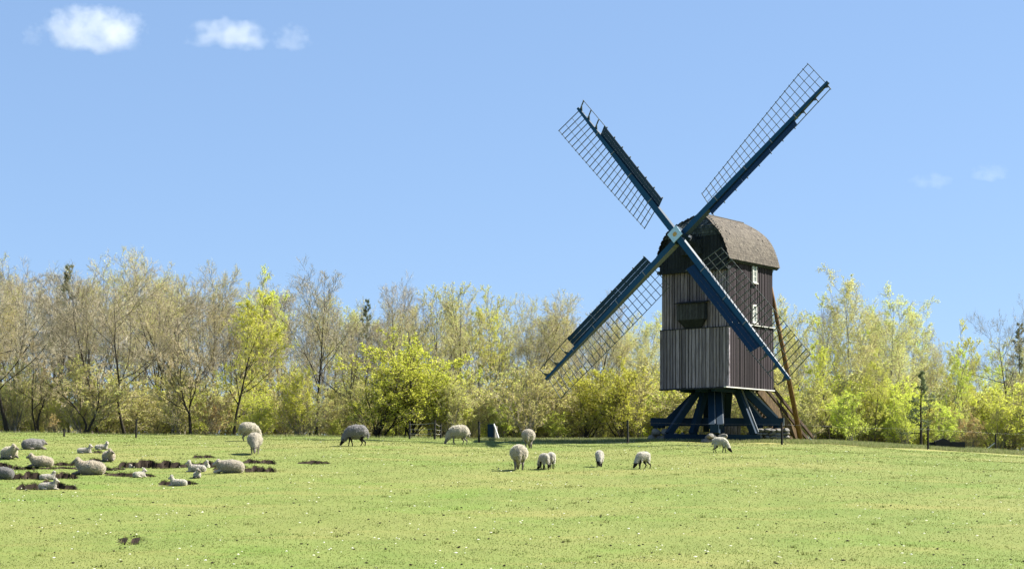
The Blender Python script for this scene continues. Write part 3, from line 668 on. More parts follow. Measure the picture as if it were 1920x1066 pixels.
def leaf_quads(r, pts, size, droop=0.3):
    n = len(pts); d = norm(r.normal(0, 1, (n, 3)) + np.array([0, 0, -droop])); u = norm(np.cross(d, r.normal(0, 1, (n, 3))))
    s = size * r.uniform(0.6, 1.35, n)[:, None]
    V = np.stack([pts, pts + d*s*0.5 + u*s*0.36, pts + d*s, pts + d*s*0.5 - u*s*0.36], 1).reshape(-1, 3)
    return V, np.arange(4*n).reshape(-1, 4)
def along(r, P, per, jitter=0.05):
    B, K, _ = P.shape; idx = np.repeat(np.arange(B), per); f = r.random(len(idx))*(K-1); i = np.minimum(f.astype(int), K-2); fr = (f-i)[:, None]
    return P[idx, i]*(1-fr) + P[idx, i+1]*fr + r.normal(0, jitter, (len(idx), 3))

M['bark'] = mat_bark('dark_bark', (0.0167, 0.0134, 0.0104), (0.0484, 0.0409, 0.0309))
M['bark_pale'] = mat_bark('pale_bark', (0.12, 0.109, 0.0863), (0.255, 0.232, 0.188))
M['twig'] = mat_twig('grey_brown_twig', [(0.233, 0.195, 0.135), (0.361, 0.313, 0.223), (0.489, 0.438, 0.322)])
M['twig_tan'] = mat_twig('tan_twig', [(0.283, 0.224, 0.138), (0.425, 0.351, 0.219), (0.566, 0.483, 0.316)])
M['twig_dark'] = mat_twig('dark_twig', [(0.045, 0.036, 0.028), (0.08, 0.065, 0.05)])
M['lf_yellow'] = mat_leaf('young_yellow_leaf', [(0.46, 0.53, 0.07), (0.6, 0.67, 0.1), (0.7, 0.74, 0.15)], 0.62)
M['lf_green'] = mat_leaf('young_green_leaf', [(0.3, 0.34, 0.045), (0.48, 0.52, 0.07), (0.62, 0.63, 0.1)], 0.62)
M['lf_pale'] = mat_leaf('pale_leaf', [(0.54, 0.58, 0.16), (0.64, 0.68, 0.22), (0.73, 0.74, 0.34)], 0.6)
M['lf_tan'] = mat_leaf('bud_tan', [(0.44, 0.36, 0.18), (0.55, 0.47, 0.25), (0.62, 0.56, 0.32)], 0.5)
M['lf_olive'] = mat_leaf('olive_bud', [(0.44, 0.43, 0.13), (0.58, 0.6, 0.18), (0.68, 0.7, 0.23)], 0.62)
M['lf_rust'] = mat_leaf('rusty_leaf', [(0.46, 0.29, 0.12), (0.6, 0.42, 0.2), (0.5, 0.44, 0.14)], 0.45)
M['needle'] = mat_leaf('dark_needle', [(0.1, 0.125, 0.06), (0.15, 0.175, 0.09), (0.22, 0.24, 0.13)], 0.3)

def make_tree(name, seed, H=13.0, trunk_r=0.16, stems=1, lean=0.05, wob=0.05, limbs=16, l0=0.25, l1=0.98, ang=42, lr=0.42, trop=0.5, fall=0.55,
              n2=7, n3=6, n4=5, ang2=40, lr2=0.5, lr3=0.5, lr4=0.55, droop=0.0, twig_r=0.007, leaves=0, leaf=0.08, per_leaf=3,
              bark='bark', twig='twig', lf='lf_green', spread=0.0):
    r = np.random.default_rng(seed)
    st = np.zeros((stems, 3)); st[:, :2] = r.normal(0, 0.12*(stems > 1) + spread*0.25, (stems, 2)); st[:, 2] = -0.25
    d = np.stack([r.normal(0, lean + spread, stems), r.normal(0, lean + spread, stems), np.ones(stems)], -1)
    P0 = walk(r, st, d, np.full(stems, H*1.03)*r.uniform(0.8, 1.0, stems) if stems > 1 else np.full(1, H*1.03), 11, 0.25, wob)
    R0 = trunk_r * (1 - np.linspace(0, 1, 11)**0.8*0.92)[None]*np.ones((stems, 1)); R0[:, 0] *= 1.35
    P1, R1 = spawn(r, P0, R0, limbs, l0, l1, ang, lr, 7, trop, 0.10, 0.5, 0.3, fall)
    P2, R2 = spawn(r, P1, R1, n2, 0.2, 1.0, ang2, lr2, 5, trop*0.8-droop*0.4, 0.13, 0.55, 0.35, 0.45)
    P3, R3 = spawn(r, P2, R2, n3, 0.15, 1.0, 38, lr3, 4, trop*0.6-droop, 0.16, 0.6, 0.4, 0.4)
    P4, R4 = spawn(r, P3, R3, n4, 0.1, 1.0, 36, lr4, 3, trop*0.5-droop*1.4, 0.18, 0.7, 0.5, 0.3)
    R1 = np.maximum(R1, 0.012); R2 = np.maximum(R2, 0.010); R3 = np.maximum(R3, twig_r*1.2); R4 = np.maximum(R4*0+twig_r, twig_r)
    vt, ft = [], []; k = 0
    for P, R, sd in ((P0, R0, 7), (P1, R1, 5), (P2, R2, 3)):
        V, F = tubes(P, R, sd); vt.append(V); ft.append(F+k); k += len(V)
    trunk = mesh_np(name+'_trunk', np.concatenate(vt), [np.concatenate(ft)], [M[bark]], smooth=True)
    vc, fc, mi = [], [], []; k = 0
    for P, R in ((P3, R3), (P4, R4)):
        V, F = tubes(P, R, 3); vc.append(V); fc.append(F+k); k += len(V); mi.append(np.zeros(len(F), int))
    if per_leaf:
        pts = along(r, P4, per_leaf, leaf*0.5)
        if leaves and len(pts) > leaves: pts = pts[r.choice(len(pts), leaves, False)]
        V, F = leaf_quads(r, pts, leaf, 0.3); vc.append(V); fc.append(F+k); mi.append(np.ones(len(F), int))
    crown = mesh_np(name+'_crown', np.concatenate(vc), [np.concatenate(fc)], [M[twig], M[lf]], np.concatenate(mi))
    return (trunk, crown, float(np.percentile(np.concatenate(vc)[:, 2], 99.6)))
def make_conifer(name, seed, H=12.0, rad=2.0, l0=0.12, n=46):
    r = np.random.default_rng(seed); P0 = walk(r, np.array([[0, 0, -.2]]), np.array([[0.01, 0.01, 1.]]), np.array([H*1.02]), 10, 0.1, 0.01); R0 = 0.13*(1-np.linspace(0, 1, 10)*0.93)[None]
    P1, R1 = spawn(r, P0, R0, n, l0, 1.0, 78, rad/H, 5, 0.25, 0.05, 0.35, 0.3, 0.88)
    P2, R2 = spawn(r, P1, R1, 8, 0.15, 1.0, 50, 0.42, 3, 0.0, 0.08, 0.6, 0.4, 0.5, 0.8)
    vt, ft = [], []; k = 0
    for P, R, sd in ((P0, R0, 6), (P1, np.maximum(R1, 0.012), 3)):
        V, F = tubes(P, R, sd); vt.append(V); ft.append(F+k); k += len(V)
    trunk = mesh_np(name+'_trunk', np.concatenate(vt), [np.concatenate(ft)], [M['bark']], smooth=True)
    V, F = tubes(P2, np.maximum(R2, 0.01), 3); pts = np.concatenate([along(r, P2, 9, 0.05), along(r, P1, 16, 0.06)]); V2, F2 = leaf_quads(r, pts, 0.12, 0.1)
    crown = mesh_np(name+'_crown', np.concatenate([V, V2]), [np.concatenate([F, F2+len(V)])], [M['twig_dark'], M['needle']], np.r_[np.zeros(len(F), int), np.ones(len(F2), int)])
    return (trunk, crown, H)
PR = {}
PR['oak1'] = make_tree('spreading_bare', 21, 12.5, 0.21, 1, 0.08, 0.08, 12, 0.24, 0.95, 62, 0.62, 0.35, 0.35, 8, 6, 9, 42, 0.5, 0.5, 0.7, 0, 0.005, 1500, 0.05, 1, 'bark', 'twig', 'lf_tan')
PR['oak2'] = make_tree('leaning_bare', 22, 12.5, 0.16, 1, 0.2, 0.1, 12, 0.28, 0.95, 52, 0.55, 0.35, 0.35, 8, 6, 8, 42, 0.5, 0.5, 0.7, 0, 0.005, 1500, 0.05, 1, 'bark', 'twig', 'lf_tan')
PR['oak3'] = make_tree('forked_bare', 36, 12.5, 0.15, 2, 0.13, 0.09, 9, 0.3, 0.95, 46, 0.5, 0.4, 0.3, 7, 6, 8, 42, 0.5, 0.52, 0.7, 0, 0.005, 6000, 0.06, 2, 'bark', 'twig', 'lf_olive')
PR['tall1'] = make_tree('tall_bare', 23, 13.5, 0.15, 1, 0.05, 0.05, 15, 0.33, 0.97, 38, 0.42, 0.4, 0.35, 7, 6, 7, 38, 0.5, 0.55, 0.75, 0, 0.005, 1500, 0.05, 1, 'bark', 'twig', 'lf_tan')
PR['tall2'] = make_tree('tall_twiggy', 24, 13.5, 0.13, 1, 0.1, 0.06, 15, 0.33, 0.97, 36, 0.42, 0.4, 0.35, 7, 6, 7, 38, 0.5, 0.55, 0.75, 0.05, 0.005, 7500, 0.06, 2, 'bark', 'twig_tan', 'lf_olive')
PR['tall3'] = make_tree('tall_budding', 25, 13.5, 0.12, 1, 0.05, 0.05, 17, 0.3, 0.98, 36, 0.35, 0.5, 0.5, 6, 6, 5, 36, 0.55, 0.55, 0.65, 0.1, 0.0065, 10000, 0.065, 3, 'bark', 'twig_tan', 'lf_pale')
PR['birch'] = make_tree('weeping_pale', 26, 14, 0.12, 1, 0.06, 0.05, 18, 0.25, 0.98, 36, 0.34, 0.4, 0.45, 7, 6, 5, 38, 0.55, 0.6, 0.75, 0.55, 0.006, 17000, 0.07, 4, 'bark_pale', 'twig_tan', 'lf_pale')
PR['green1'] = make_tree('bright_leafy', 27, 11.5, 0.13, 1, 0.06, 0.06, 20, 0.12, 0.97, 46, 0.42, 0.4, 0.55, 6, 5, 5, 42, 0.52, 0.55, 0.6, 0.05, 0.006, 20000, 0.085, 6, 'bark', 'twig_tan', 'lf_yellow')
PR['green2'] = make_tree('slender_leafy', 28, 12, 0.1, 1, 0.08, 0.06, 18, 0.15, 0.97, 42, 0.38, 0.45, 0.5, 6, 5, 5, 40, 0.52, 0.55, 0.6, 0.1, 0.006, 14000, 0.08, 4, 'bark', 'twig_tan', 'lf_yellow')
PR['small'] = make_tree('small_forked', 29, 6.5, 0.1, 2, 0.28, 0.13, 9, 0.3, 0.97, 46, 0.42, 0.5, 0.4, 5, 5, 5, 40, 0.52, 0.55, 0.65, 0, 0.006, 1500, 0.05, 1, 'bark', 'twig_tan', 'lf_tan')
PR['bush1'] = make_tree('dense_bush', 30, 6.0, 0.06, 7, 0.05, 0.07, 9, 0.1, 0.98, 46, 0.42, 0.4, 0.4, 5, 4, 3, 42, 0.55, 0.58, 0.7, 0.0, 0.0045, 15000, 0.085, 8, 'bark', 'twig_tan', 'lf_green', 0.32)
PR['bush2'] = make_tree('bright_bush', 31, 4.5, 0.04, 7, 0.05, 0.08, 8, 0.08, 0.98, 46, 0.44, 0.4, 0.4, 5, 4, 3, 42, 0.55, 0.58, 0.7, 0.0, 0.004, 11000, 0.075, 8, 'bark_pale', 'twig_tan', 'lf_yellow', 0.36)
PR['brush'] = make_tree('tan_brush', 32, 4.5, 0.035, 8, 0.05, 0.09, 7, 0.08, 0.98, 42, 0.42, 0.45, 0.4, 4, 4, 4, 38, 0.55, 0.58, 0.7, 0.0, 0.006, 8000, 0.062, 5, 'bark_pale', 'twig_tan', 'lf_olive', 0.34)
PR['rust'] = make_tree('rusty_bush', 33, 3.6, 0.035, 6, 0.05, 0.09, 7, 0.08, 0.98, 44, 0.42, 0.45, 0.4, 4, 4, 4, 40, 0.55, 0.55, 0.6, 0.0, 0.006, 6000, 0.07, 3, 'bark_pale', 'twig_tan', 'lf_rust', 0.34)
PR['fir'] = make_conifer('conifer', 34, 12.0, 3.2, 0.12, 60)
PR['pinelet'] = make_conifer('young_conifer', 35, 5.5, 1.9, 0.2, 24)

def tree(kind, px, d, top, label, group=None, name=None, rz=None, wide=1.0, cat=None, H=None):
    x = (px-960)/FPX*d; z = gz(x, d); tr, cw, h0 = PR[kind]
    if H is None: H = (HORIZON-top)/FPX*d + EYE - z
    s = H/h0
    name = name or {'oak1': 'bare_tree', 'oak3': 'bare_tree', 'oak2': 'bare_tree', 'tall1': 'bare_tree', 'tall2': 'twiggy_tree', 'tall3': 'budding_tree', 'birch': 'birch_tree', 'green1': 'leafy_tree', 'green2': 'leafy_tree',
                    'small': 'small_tree', 'bush1': 'bush', 'bush2': 'bush', 'brush': 'bush', 'rust': 'bush', 'fir': 'conifer_tree', 'pinelet': 'conifer_tree'}[kind]
    o = empty(name, (x, d, z), random.uniform(0, 6.28) if rz is None else rz, label, cat or ('bush' if name == 'bush' else 'tree'), group)
    o.scale = (s*wide, s*wide, s)
    link('trunk', tr, o); link('crown', cw, o)
    return o
G1 = 'trees along the front edge of the wood'
FRONT = [  # kind, px, distance, top y, width factor, rotation, label
 ('oak1', 14, 97, 484, 1.0, 0.4, 'big bare tree with wide dark limbs, farthest from the mill'),
 ('small', 72, 97, 625, 0.9, 1.0, 'thin curved sapling in front of the wide-limbed bare tree'),
 ('oak2', 98, 101, 508, 0.9, 2.0, 'dark-trunked bare tree standing just in front of the tall pine top'),
 ('fir', 128, 118, 500, 0.75, 0.2, 'dark pine top rising above the bare trees behind the resting flock'),
 ('small', 158, 97, 660, 1.3, 3.6, 'small bare tree with bent trunk and one long low bough, behind two resting lambs'),
 ('tall1', 184, 99, 490, 1.0, 4.1, 'tall straight bare tree just behind the small bent-trunk tree'),
 ('oak2', 236, 99, 495, 0.95, 5.5, 'tall bare tree with its crown blown sideways, behind the resting lambs'),
 ('tall2', 330, 106, 470, 0.95, 0.9, 'tallest wispy grey tree of the wood, its thin top bent over'),
 ('small', 358, 97, 612, 1.0, 5.0, 'forked bare tree with a side bough beside a rust-coloured bush'),
 ('tall2', 398, 110, 500, 0.8, 2.2, 'slim grey tree between the wispy tall tree and the bright leafy tree'),
 ('green1', 438, 98, 545, 1.12, 1.7, 'bright yellow-green leafy tree behind the two ewes standing together'),
 ('green2', 502, 108, 498, 0.85, 0.1, 'tall yellowish tree beside the bright yellow-green tree'),
 ('tall1', 594, 100, 500, 1.0, 0.0, 'bare tree with open round crown standing alone above the tan thicket'),
 ('oak2', 652, 106, 572, 0.9, 2.6, 'lower grey bare tree beside the open round-crowned bare tree'),
 ('fir', 688, 116, 564, 0.6, 1.1, 'thin dark conifer tip behind the grey ewe and the green thicket'),
 ('tall1', 742, 103, 508, 0.75, 3.0, 'narrow dense bare tree rising out of the large green bush'),
 ('tall3', 812, 107, 535, 0.85, 4.0, 'budding slender tree above the wire pen'),
 ('tall3', 866, 105, 530, 0.85, 1.5, 'budding slender tree above the cream ewe grazing near the pen'),
 ('green2', 920, 111, 540, 0.8, 2.5, 'pale budding tree above the dark blue leaning board'),
 ('tall2', 985, 106, 548, 0.95, 3.3, 'tan twiggy tree above the ewe seen from behind on the crest'),
 ('tall2', 1062, 110, 545, 0.9, 5.1, 'grey twiggy tree beyond the tip of the lower blue sail with solid boards'),
 ('tall1', 1110, 107, 556, 0.8, 0.6, 'slim bare tree beyond the middle of the lower sail nearest the wood'),
 ('birch', 1216, 104, 596, 0.7, 1.2, 'pale green birch close beside the plank wall of the mill'),
 ('birch', 1484, 108, 552, 0.75, 2.4, 'faint pale birch just behind the tail pole of the mill'),
 ('tall1', 1528, 112, 560, 0.55, 0.8, 'thin bare tree past the lattice of the sail beside the ladder'),
 ('birch', 1592, 106, 502, 0.8, 3.9, 'tallest birch beyond the tail ladder with a wispy bent top'),
 ('birch', 1652, 104, 540, 0.9, 5.2, 'broad pale birch next to the tallest birch'),
 ('birch', 1704, 108, 560, 0.8, 0.3, 'drooping pale birch above the young dark conifer'),
 ('green1', 1556, 99, 640, 0.75, 4.4, 'low yellow-green leafy tree directly behind the foot of the ladder'),
 ('green2', 1640, 98, 655, 0.9, 2.9, 'low leafy tree with bright young leaves in front of the broad birch'),
 ('pinelet', 1727, 93, 690, 0.8, 0.0, 'young dark conifer standing behind a fence post'),
 ('green1', 1778, 100, 655, 0.7, 0.9, 'bright leafy tree above the heap of dark blocks'),
 ('green2', 1808, 104, 598, 0.9, 5.9, 'taller yellow-green tree beside the dark bare tree'),
 ('oak1', 1884, 100, 566, 0.62, 2.1, 'bare dark tree with open branches at the end of the wood beyond the ladder'),
 ('fir', 1912, 112, 608, 0.8, 1.0, 'dark spruce behind the open bare tree near the dark blocks'),
]
for kind, px, d, top, wd, rz, lb in FRONT: tree(kind, px, d, top, lb, G1, rz=rz, wide=wd)
G2 = 'bushes at the foot of the wood'
BUSHES = [
 ('bush1', 705, 97.5, 655, 1.35, 0.5, 'dark green half of the large bush behind the grey ewe'),
 ('bush1', 775, 98, 618, 1.15, 2.0, 'tall round green bush behind the wire pen'),
 ('bush1', 850, 99, 680, 1.1, 3.5, 'smaller green bush behind the cream ewe at the pen'),
 ('bush1', 1100, 97.5, 690, 1.1, 1.0, 'green bush with many stems behind the sail tip'),
 ('bush1', 1165, 97, 675, 1.1, 4.0, 'leafy green bush between the lower sail and the trestle'),
 ('bush2', 560, 98, 690, 0.8, 0.2, 'vivid yellow bush beside the bright yellow-green tree'),
 ('rust', 400, 98, 735, 1.0, 0.0, 'rust-tinged bush behind the forked bare tree'),
 ('rust', 98, 97, 770, 0.9, 1.5, 'small pinkish bush at the foot of the dark-trunked bare tree'),
 ('rust', 1818, 96, 770, 0.9, 2.0, 'reddish bush beyond the dark blocks'),
 ('bush2', 1772, 96, 755, 0.9, 3.0, 'bright lime bush right behind the dark blocks'),
 ('bush2', 1700, 97, 740, 0.9, 4.0, 'yellow-green bush behind the young dark conifer'),
 ('bush2', 1600, 97, 735, 1.0, 5.0, 'light bush between the tail ladder and the next fence post'),
 ('bush2', 1870, 97, 735, 1.0, 0.8, 'yellow-green bush under the bare dark tree with open branches'),
 ('bush2', 470, 97, 740, 1.1, 1.8, 'bright bush under the yellow-green leafy tree'),
]
for kind, px, d, top, wd, rz, lb in BUSHES: tree(kind, px, d, top, lb, G2, rz=rz, wide=wd)
# back rows of the wood, which nothing tells apart
rr = random.Random(5)
skyl = ([-150, 0, 120, 240, 330, 420, 500, 560, 600, 680, 740, 830, 930, 1050, 1150, 1230, 1460, 1560, 1620, 1700, 1760, 1840, 1920, 2080],
        [500, 510, 515, 515, 505, 530, 520, 575, 540, 580, 560, 556, 560, 566, 580, 600, 590, 560, 545, 580, 640, 640, 640, 640])
KN = {'oak3': 'forked bare tree', 'tall1': 'grey bare tree', 'oak2': 'spreading bare tree', 'tall2': 'tan twiggy tree', 'tall3': 'budding tree', 'birch': 'pale birch', 'green2': 'yellow-green tree'}
ANCH = [(-60, 'the big wide-limbed bare tree'), (98, 'the dark-trunked bare tree'), (184, 'the tall straight bare tree'), (236, 'the sideways-blown bare tree'), (330, 'the tallest wispy tree'), (398, 'the slim grey tree'), (436, 'the bright yellow-green tree'),
        (502, 'the tall yellowish tree'), (594, 'the open round-crowned bare tree'), (652, 'the lower grey bare tree'), (705, 'the dark green bush'), (775, 'the tall round bush by the pen'), (860, 'the cream ewe by the pen'), (921, 'the blue leaning board'),
        (991, 'the round ewe on the crest'), (1045, 'the tip of the lower sail'), (1110, 'the middle of the lower sail'), (1216, 'the birch beside the mill wall'), (1345, 'the post of the mill'), (1484, 'the tail pole'), (1530, 'the foot of the ladder'), (1592, 'the tallest birch'),
        (1652, 'the broad birch'), (1704, 'the drooping birch'), (1775, 'the dark blocks'), (1808, 'the taller yellow-green tree'), (1884, 'the open dark bare tree'), (2000, 'the dark spruce')]
used = {}
for row, (d0, d1, step, dy) in enumerate(((104, 112, 60, 30), (114, 124, 48, 14), (126, 142, 40, 2))):
    px = -150 + 17*row
    while px < 2080:
        kinds = ['tall1', 'oak3', 'oak2', 'tall2', 'oak3'] if px < 560 else (['tall2', 'tall1', 'tall3', 'oak3', 'tall3'] if px < 1150 else ['birch', 'green2', 'tall3', 'tall2', 'green2'])
        kd = rr.choice(kinds); p = px + rr.uniform(-16, 16)
        ax_, an = min(ANCH, key=lambda q: abs(q[0]-p)); side = 'millward of' if (p > ax_) == (ax_ < 1345) else 'past'
        lb = KN[kd] + ' in the ' + ('second', 'third', 'last')[row] + ' row, ' + (side if abs(p-ax_) > 14 else 'straight behind') + ' ' + an
        wd_ = rr.uniform(0.7, 0.95)
        if lb in used: lb = 'narrower ' + lb; wd_ = 0.6
        used[lb] = 1
        tree(kd, p, rr.uniform(d0, d1), np.interp(p, *skyl) + dy - (22 if p < 700 else 8) + rr.uniform(-6, 42), lb, 'back rows of the wood', rz=rr.uniform(0, 6.28), wide=wd_)
        px += step*rr.uniform(0.8, 1.2)
# thicket that fills the foot of the wood: one mass
def joined(kind):
    V, F, Mi = [], [], []; k = 0; tr, cw, _ = PR[kind]
    for m, mo in ((tr, 0), (cw, 1)):
        co = np.empty(len(m.vertices)*3, np.float32); m.vertices.foreach_get('co', co); lp = np.empty(len(m.loops), np.int32); m.loops.foreach_get('vertex_index', lp)
        mi = np.empty(len(m.polygons), np.int32); m.polygons.foreach_get('material_index', mi); V.append(co.reshape(-1, 3)); F.append(lp.reshape(-1, 4)+k); Mi.append(mi+mo); k += len(m.vertices)
    me_ = mesh_np(kind+'_clump', np.concatenate(V), [np.concatenate(F)], [tr.materials[0]]+list(cw.materials), np.concatenate(Mi))
    return bpy.data.objects.new(kind+'_clump', me_)
CLUMP = {}
def thicket(kind, n, pxr, dr, hr, seed, label):
    """one mass of brushwood: clumps instanced on scattered points"""
    r = np.random.default_rng(seed); px = r.uniform(*pxr, n); d = r.uniform(*dr, n); x = (px-960)/FPX*d; z = ground(x, d) + EYE
    h = r.uniform(*hr, n)/PR[kind][2]; w_ = h*r.uniform(0.9, 1.4, n)
    me_ = bpy.data.meshes.new('undergrowth'); me_.from_pydata(np.stack([x, d, z], -1).tolist(), [], [])
    me_.attributes.new('rot', 'FLOAT_VECTOR', 'POINT').data.foreach_set('vector', np.stack([x*0, x*0, r.uniform(0, 6.28, n)], -1).astype(np.float32).ravel())
    me_.attributes.new('scl', 'FLOAT_VECTOR', 'POINT').data.foreach_set('vector', np.stack([w_, w_, h], -1).astype(np.float32).ravel())
    o = tag(link('undergrowth', me_), label, 'undergrowth', kind='stuff')
    if kind not in CLUMP: CLUMP[kind] = joined(kind)
    g = bpy.data.node_groups.new('scatter', 'GeometryNodeTree'); g.interface.new_socket('Geometry', in_out='INPUT', socket_type='NodeSocketGeometry'); g.interface.new_socket('Geometry', in_out='OUTPUT', socket_type='NodeSocketGeometry')
    gi = g.nodes.new('NodeGroupInput'); go = g.nodes.new('NodeGroupOutput'); ip = g.nodes.new('GeometryNodeInstanceOnPoints'); ob = g.nodes.new('GeometryNodeObjectInfo'); ob.inputs['Object'].default_value = CLUMP[kind]; ob.inputs['As Instance'].default_value = True
    ra = g.nodes.new('GeometryNodeInputNamedAttribute'); ra.data_type = 'FLOAT_VECTOR'; ra.inputs['Name'].default_value = 'rot'
    sa = g.nodes.new('GeometryNodeInputNamedAttribute'); sa.data_type = 'FLOAT_VECTOR'; sa.inputs['Name'].default_value = 'scl'
    er = g.nodes.new('FunctionNodeEulerToRotation'); g.links.new(ra.outputs['Attribute'], er.inputs[0]); g.links.new(er.outputs[0], ip.inputs['Rotation'])
    g.links.new(sa.outputs['Attribute'], ip.inputs['Scale']); g.links.new(gi.outputs[0], ip.inputs['Points']); g.links.new(ob.outputs['Geometry'], ip.inputs['Instance']); g.links.new(ip.outputs[0], go.inputs[0])
    md = o.modifiers.new('scatter', 'NODES'); md.node_group = g
    return o
thicket('brush', 100, (-150, 1230), (97, 113), (2.0, 4.6), 41, 'tan and pale green thicket along the foot of the wood')
thicket('bush2', 34, (-150, 1250), (97, 112), (1.2, 3.6), 42, 'yellow-green undergrowth mixed into the thicket below the trees')
thicket('bush2', 60, (1180, 2080), (97, 113), (1.8, 4.6), 43, 'bright yellow-green undergrowth beyond the mill')
thicket('brush', 55, (1180, 2080), (97, 114), (2.0, 5.0), 44, 'pale twiggy undergrowth beyond the mill')
thicket('brush', 110, (-200, 2120), (122, 150), (3.5, 6.5), 45, 'dense tan brushwood deep inside the wood')

# ------------------------------------------------------------------ sheep
bm = bmesh.new(); bmesh.ops.create_icosphere(bm, subdivisions=2, radius=1.0); bm.verts.index_update()
ICO = (np.array([v.co[:] for v in bm.verts]), np.array([[v.index for v in f_.verts] for f_ in bm.faces])); bm.free()
def sheep_mesh(name, prims, mats, voxel, seed, lump=0.012):
    """prims: ('w'|'s', [(x,y,z,rx,ry,rz), ...]) ellipsoids; chains are filled in with interpolated ellipsoids"""
    ells = []
    for cls, pts in prims:
        if len(pts) == 1: ells.append((cls, pts[0]))
        for a, b in zip(pts[:-1], pts[1:]):
            a = np.array(a, float); b = np.array(b, float); n = max(2, int(np.linalg.norm(a[:3]-b[:3]) / (0.35*min(a[3:].min(), b[3:].min())))+1)
            for t in np.linspace(0, 1, n): ells.append((cls, tuple(a*(1-t)+b*t)))
    bv, bf = ICO; nv = len(bv)
    m0 = mesh_np('tmp', np.concatenate([bv*np.array(q[3:]) + np.array(q[:3]) for _, q in ells]), [np.concatenate([bf + nv*k_ for k_ in range(len(ells))])], []); o = bpy.data.objects.new('tmp', m0); C.objects.link(o)
    md = o.modifiers.new('r', 'REMESH'); md.mode = 'VOXEL'; md.voxel_size = voxel
    sm = o.modifiers.new('s', 'SMOOTH'); sm.iterations = 3; sm.factor = 0.5
    dg_ = bpy.context.evaluated_depsgraph_get(); me_ = bpy.data.meshes.new_from_object(o.evaluated_get(dg_)); bpy.data.objects.remove(o); bpy.data.meshes.remove(m0)
    me_.name = name; n = len(me_.vertices); co = np.empty(n*3); me_.vertices.foreach_get('co', co); co = co.reshape(-1, 3)
    nr = np.empty(n*3, np.float32); me_.vertices.foreach_get('normal', nr); nr = nr.reshape(-1, 3)
    dist = {'w': np.full(n, 9.), 's': np.full(n, 9.)}
    for cls, (x, y, z, rx, ry, rz) in ells:
        q = np.sqrt((((co - (x, y, z))/(rx, ry, rz))**2).sum(1)); d = (q-1)*min(rx, ry, rz); dist[cls] = np.minimum(dist[cls], d)
    wool = dist['w'] <= dist['s'] + 0.004
    r = np.random.default_rng(seed); ph = r.uniform(0, 6, 6)
    lum = 0.45*np.sin(co[:,0]*31+ph[0]+2*np.sin(co[:,2]*21))*np.sin(co[:,1]*29+ph[1])*np.sin(co[:,2]*27+ph[2]) + 0.5*np.sin(co[:,0]*71+ph[3])*np.sin(co[:,1]*67+ph[4])*np.sin(co[:,2]*73+ph[5])
    co = co + nr*(lump*lum*wool)[:, None]
    me_.vertices.foreach_set('co', co.astype(np.float32).ravel())
    me_.materials.clear()
    for m in mats: me_.materials.append(m)
    nf = len(me_.polygons); ls = np.empty(nf, np.int32); me_.polygons.foreach_get('loop_start', ls); lv = np.empty(len(me_.loops), np.int32); me_.loops.foreach_get('vertex_index', lv)
    me_.polygons.foreach_set('material_index', (~wool[lv[ls]]).astype(np.int32)); me_.polygons.foreach_set('use_smooth', np.ones(nf, bool)); me_.update()
    wi = np.nonzero(wool)[0]; pk = r.choice(wi, min(len(wi)*2, 5200)); b0 = co[pk] + r.normal(0, voxel*0.4, (len(pk), 3)); nn = nr[pk]
    L = voxel*r.uniform(0.9, 2.0, (len(pk), 1)); dn = norm(nn + r.normal(0, 0.45, nn.shape) + np.array([0, 0, -0.45])); sd = norm(np.cross(dn, r.normal(0, 1, nn.shape)))*voxel*0.38
    FLEECE[name] = mesh_np(name+'_fleece', np.stack([b0-sd, b0+sd, b0+dn*L], 1).reshape(-1, 3), [np.arange(3*len(pk)).reshape(-1, 3)], [FMAT[mats[0].name]])
    return me_
FMAT = {M[k].name: mat_leaf('fleece_'+k, c, 0.5) for k, c in (('wool', [(0.5, 0.46, 0.38), (0.62, 0.58, 0.5)]), ('wool_tan', [(0.5, 0.45, 0.36), (0.62, 0.57, 0.48)]), ('wool_grey', [(0.3, 0.29, 0.28), (0.42, 0.41, 0.4)]), ('wool_lamb', [(0.56, 0.53, 0.46), (0.7, 0.67, 0.6)]))}
FLEECE = {}
def e(x, y, z, a, b=None, c=None): return (x, y, z, a, a if b is None else b, a if c is None else c)
def head(hx, hz, dx, dz, s=1.0, yaw=0.0):
    """head chain from poll (hx,hz) along (dx,dz) with ears"""
    cy, sy = math.cos(yaw), math.sin(yaw); p = lambda f, side=0.0, up=0.0: (hx + dx*f*cy - side*sy, dx*f*sy + side*cy, hz + dz*f + up)
    out = [('s', [e(*p(0), .085*s, .08*s, .085*s), e(*p(.5), .07*s, .062*s, .07*s), e(*p(1), .048*s, .043*s, .045*s)])]
    for sd in (-1, 1): out.append(('s', [e(*p(0.02, sd*.075*s, .03*s), .022*s, .035*s, .02*s), e(*p(0.05, sd*.15*s, .035*s), .03*s, .035*s, .016*s)]))
    out.append(('w', [e(*p(-.12, 0, .05*s), .07*s)]))
    return out
def legs_stand(hip=.46, sx=.3, w=.115, r=.055, st=0.05):
    o = []
    for sd in (-1, 1):
        a = st*sd
        o.append(('s', [e(sx+a*.3, sd*w, hip*.8, r*1.1), e(sx+a*.6+.01, sd*w, hip*.42, r*.62), e(sx+a, sd*w, .05, r*.48), e(sx+a+.015, sd*w, .02, r*.62, r*.55, r*.36)]))
        b = -st*sd
        o.append(('s', [e(-sx-.02, sd*w*1.05, hip*.85, r*1.4), e(-sx+.03+b*.4, sd*w*1.05, hip*.62, r*.95), e(-sx-.085+b*.7, sd*w, hip*.38, r*.6), e(-sx-.05+b, sd*w, .05, r*.46), e(-sx-.035+b, sd*w, .02, r*.62, r*.55, r*.36)]))
    return o
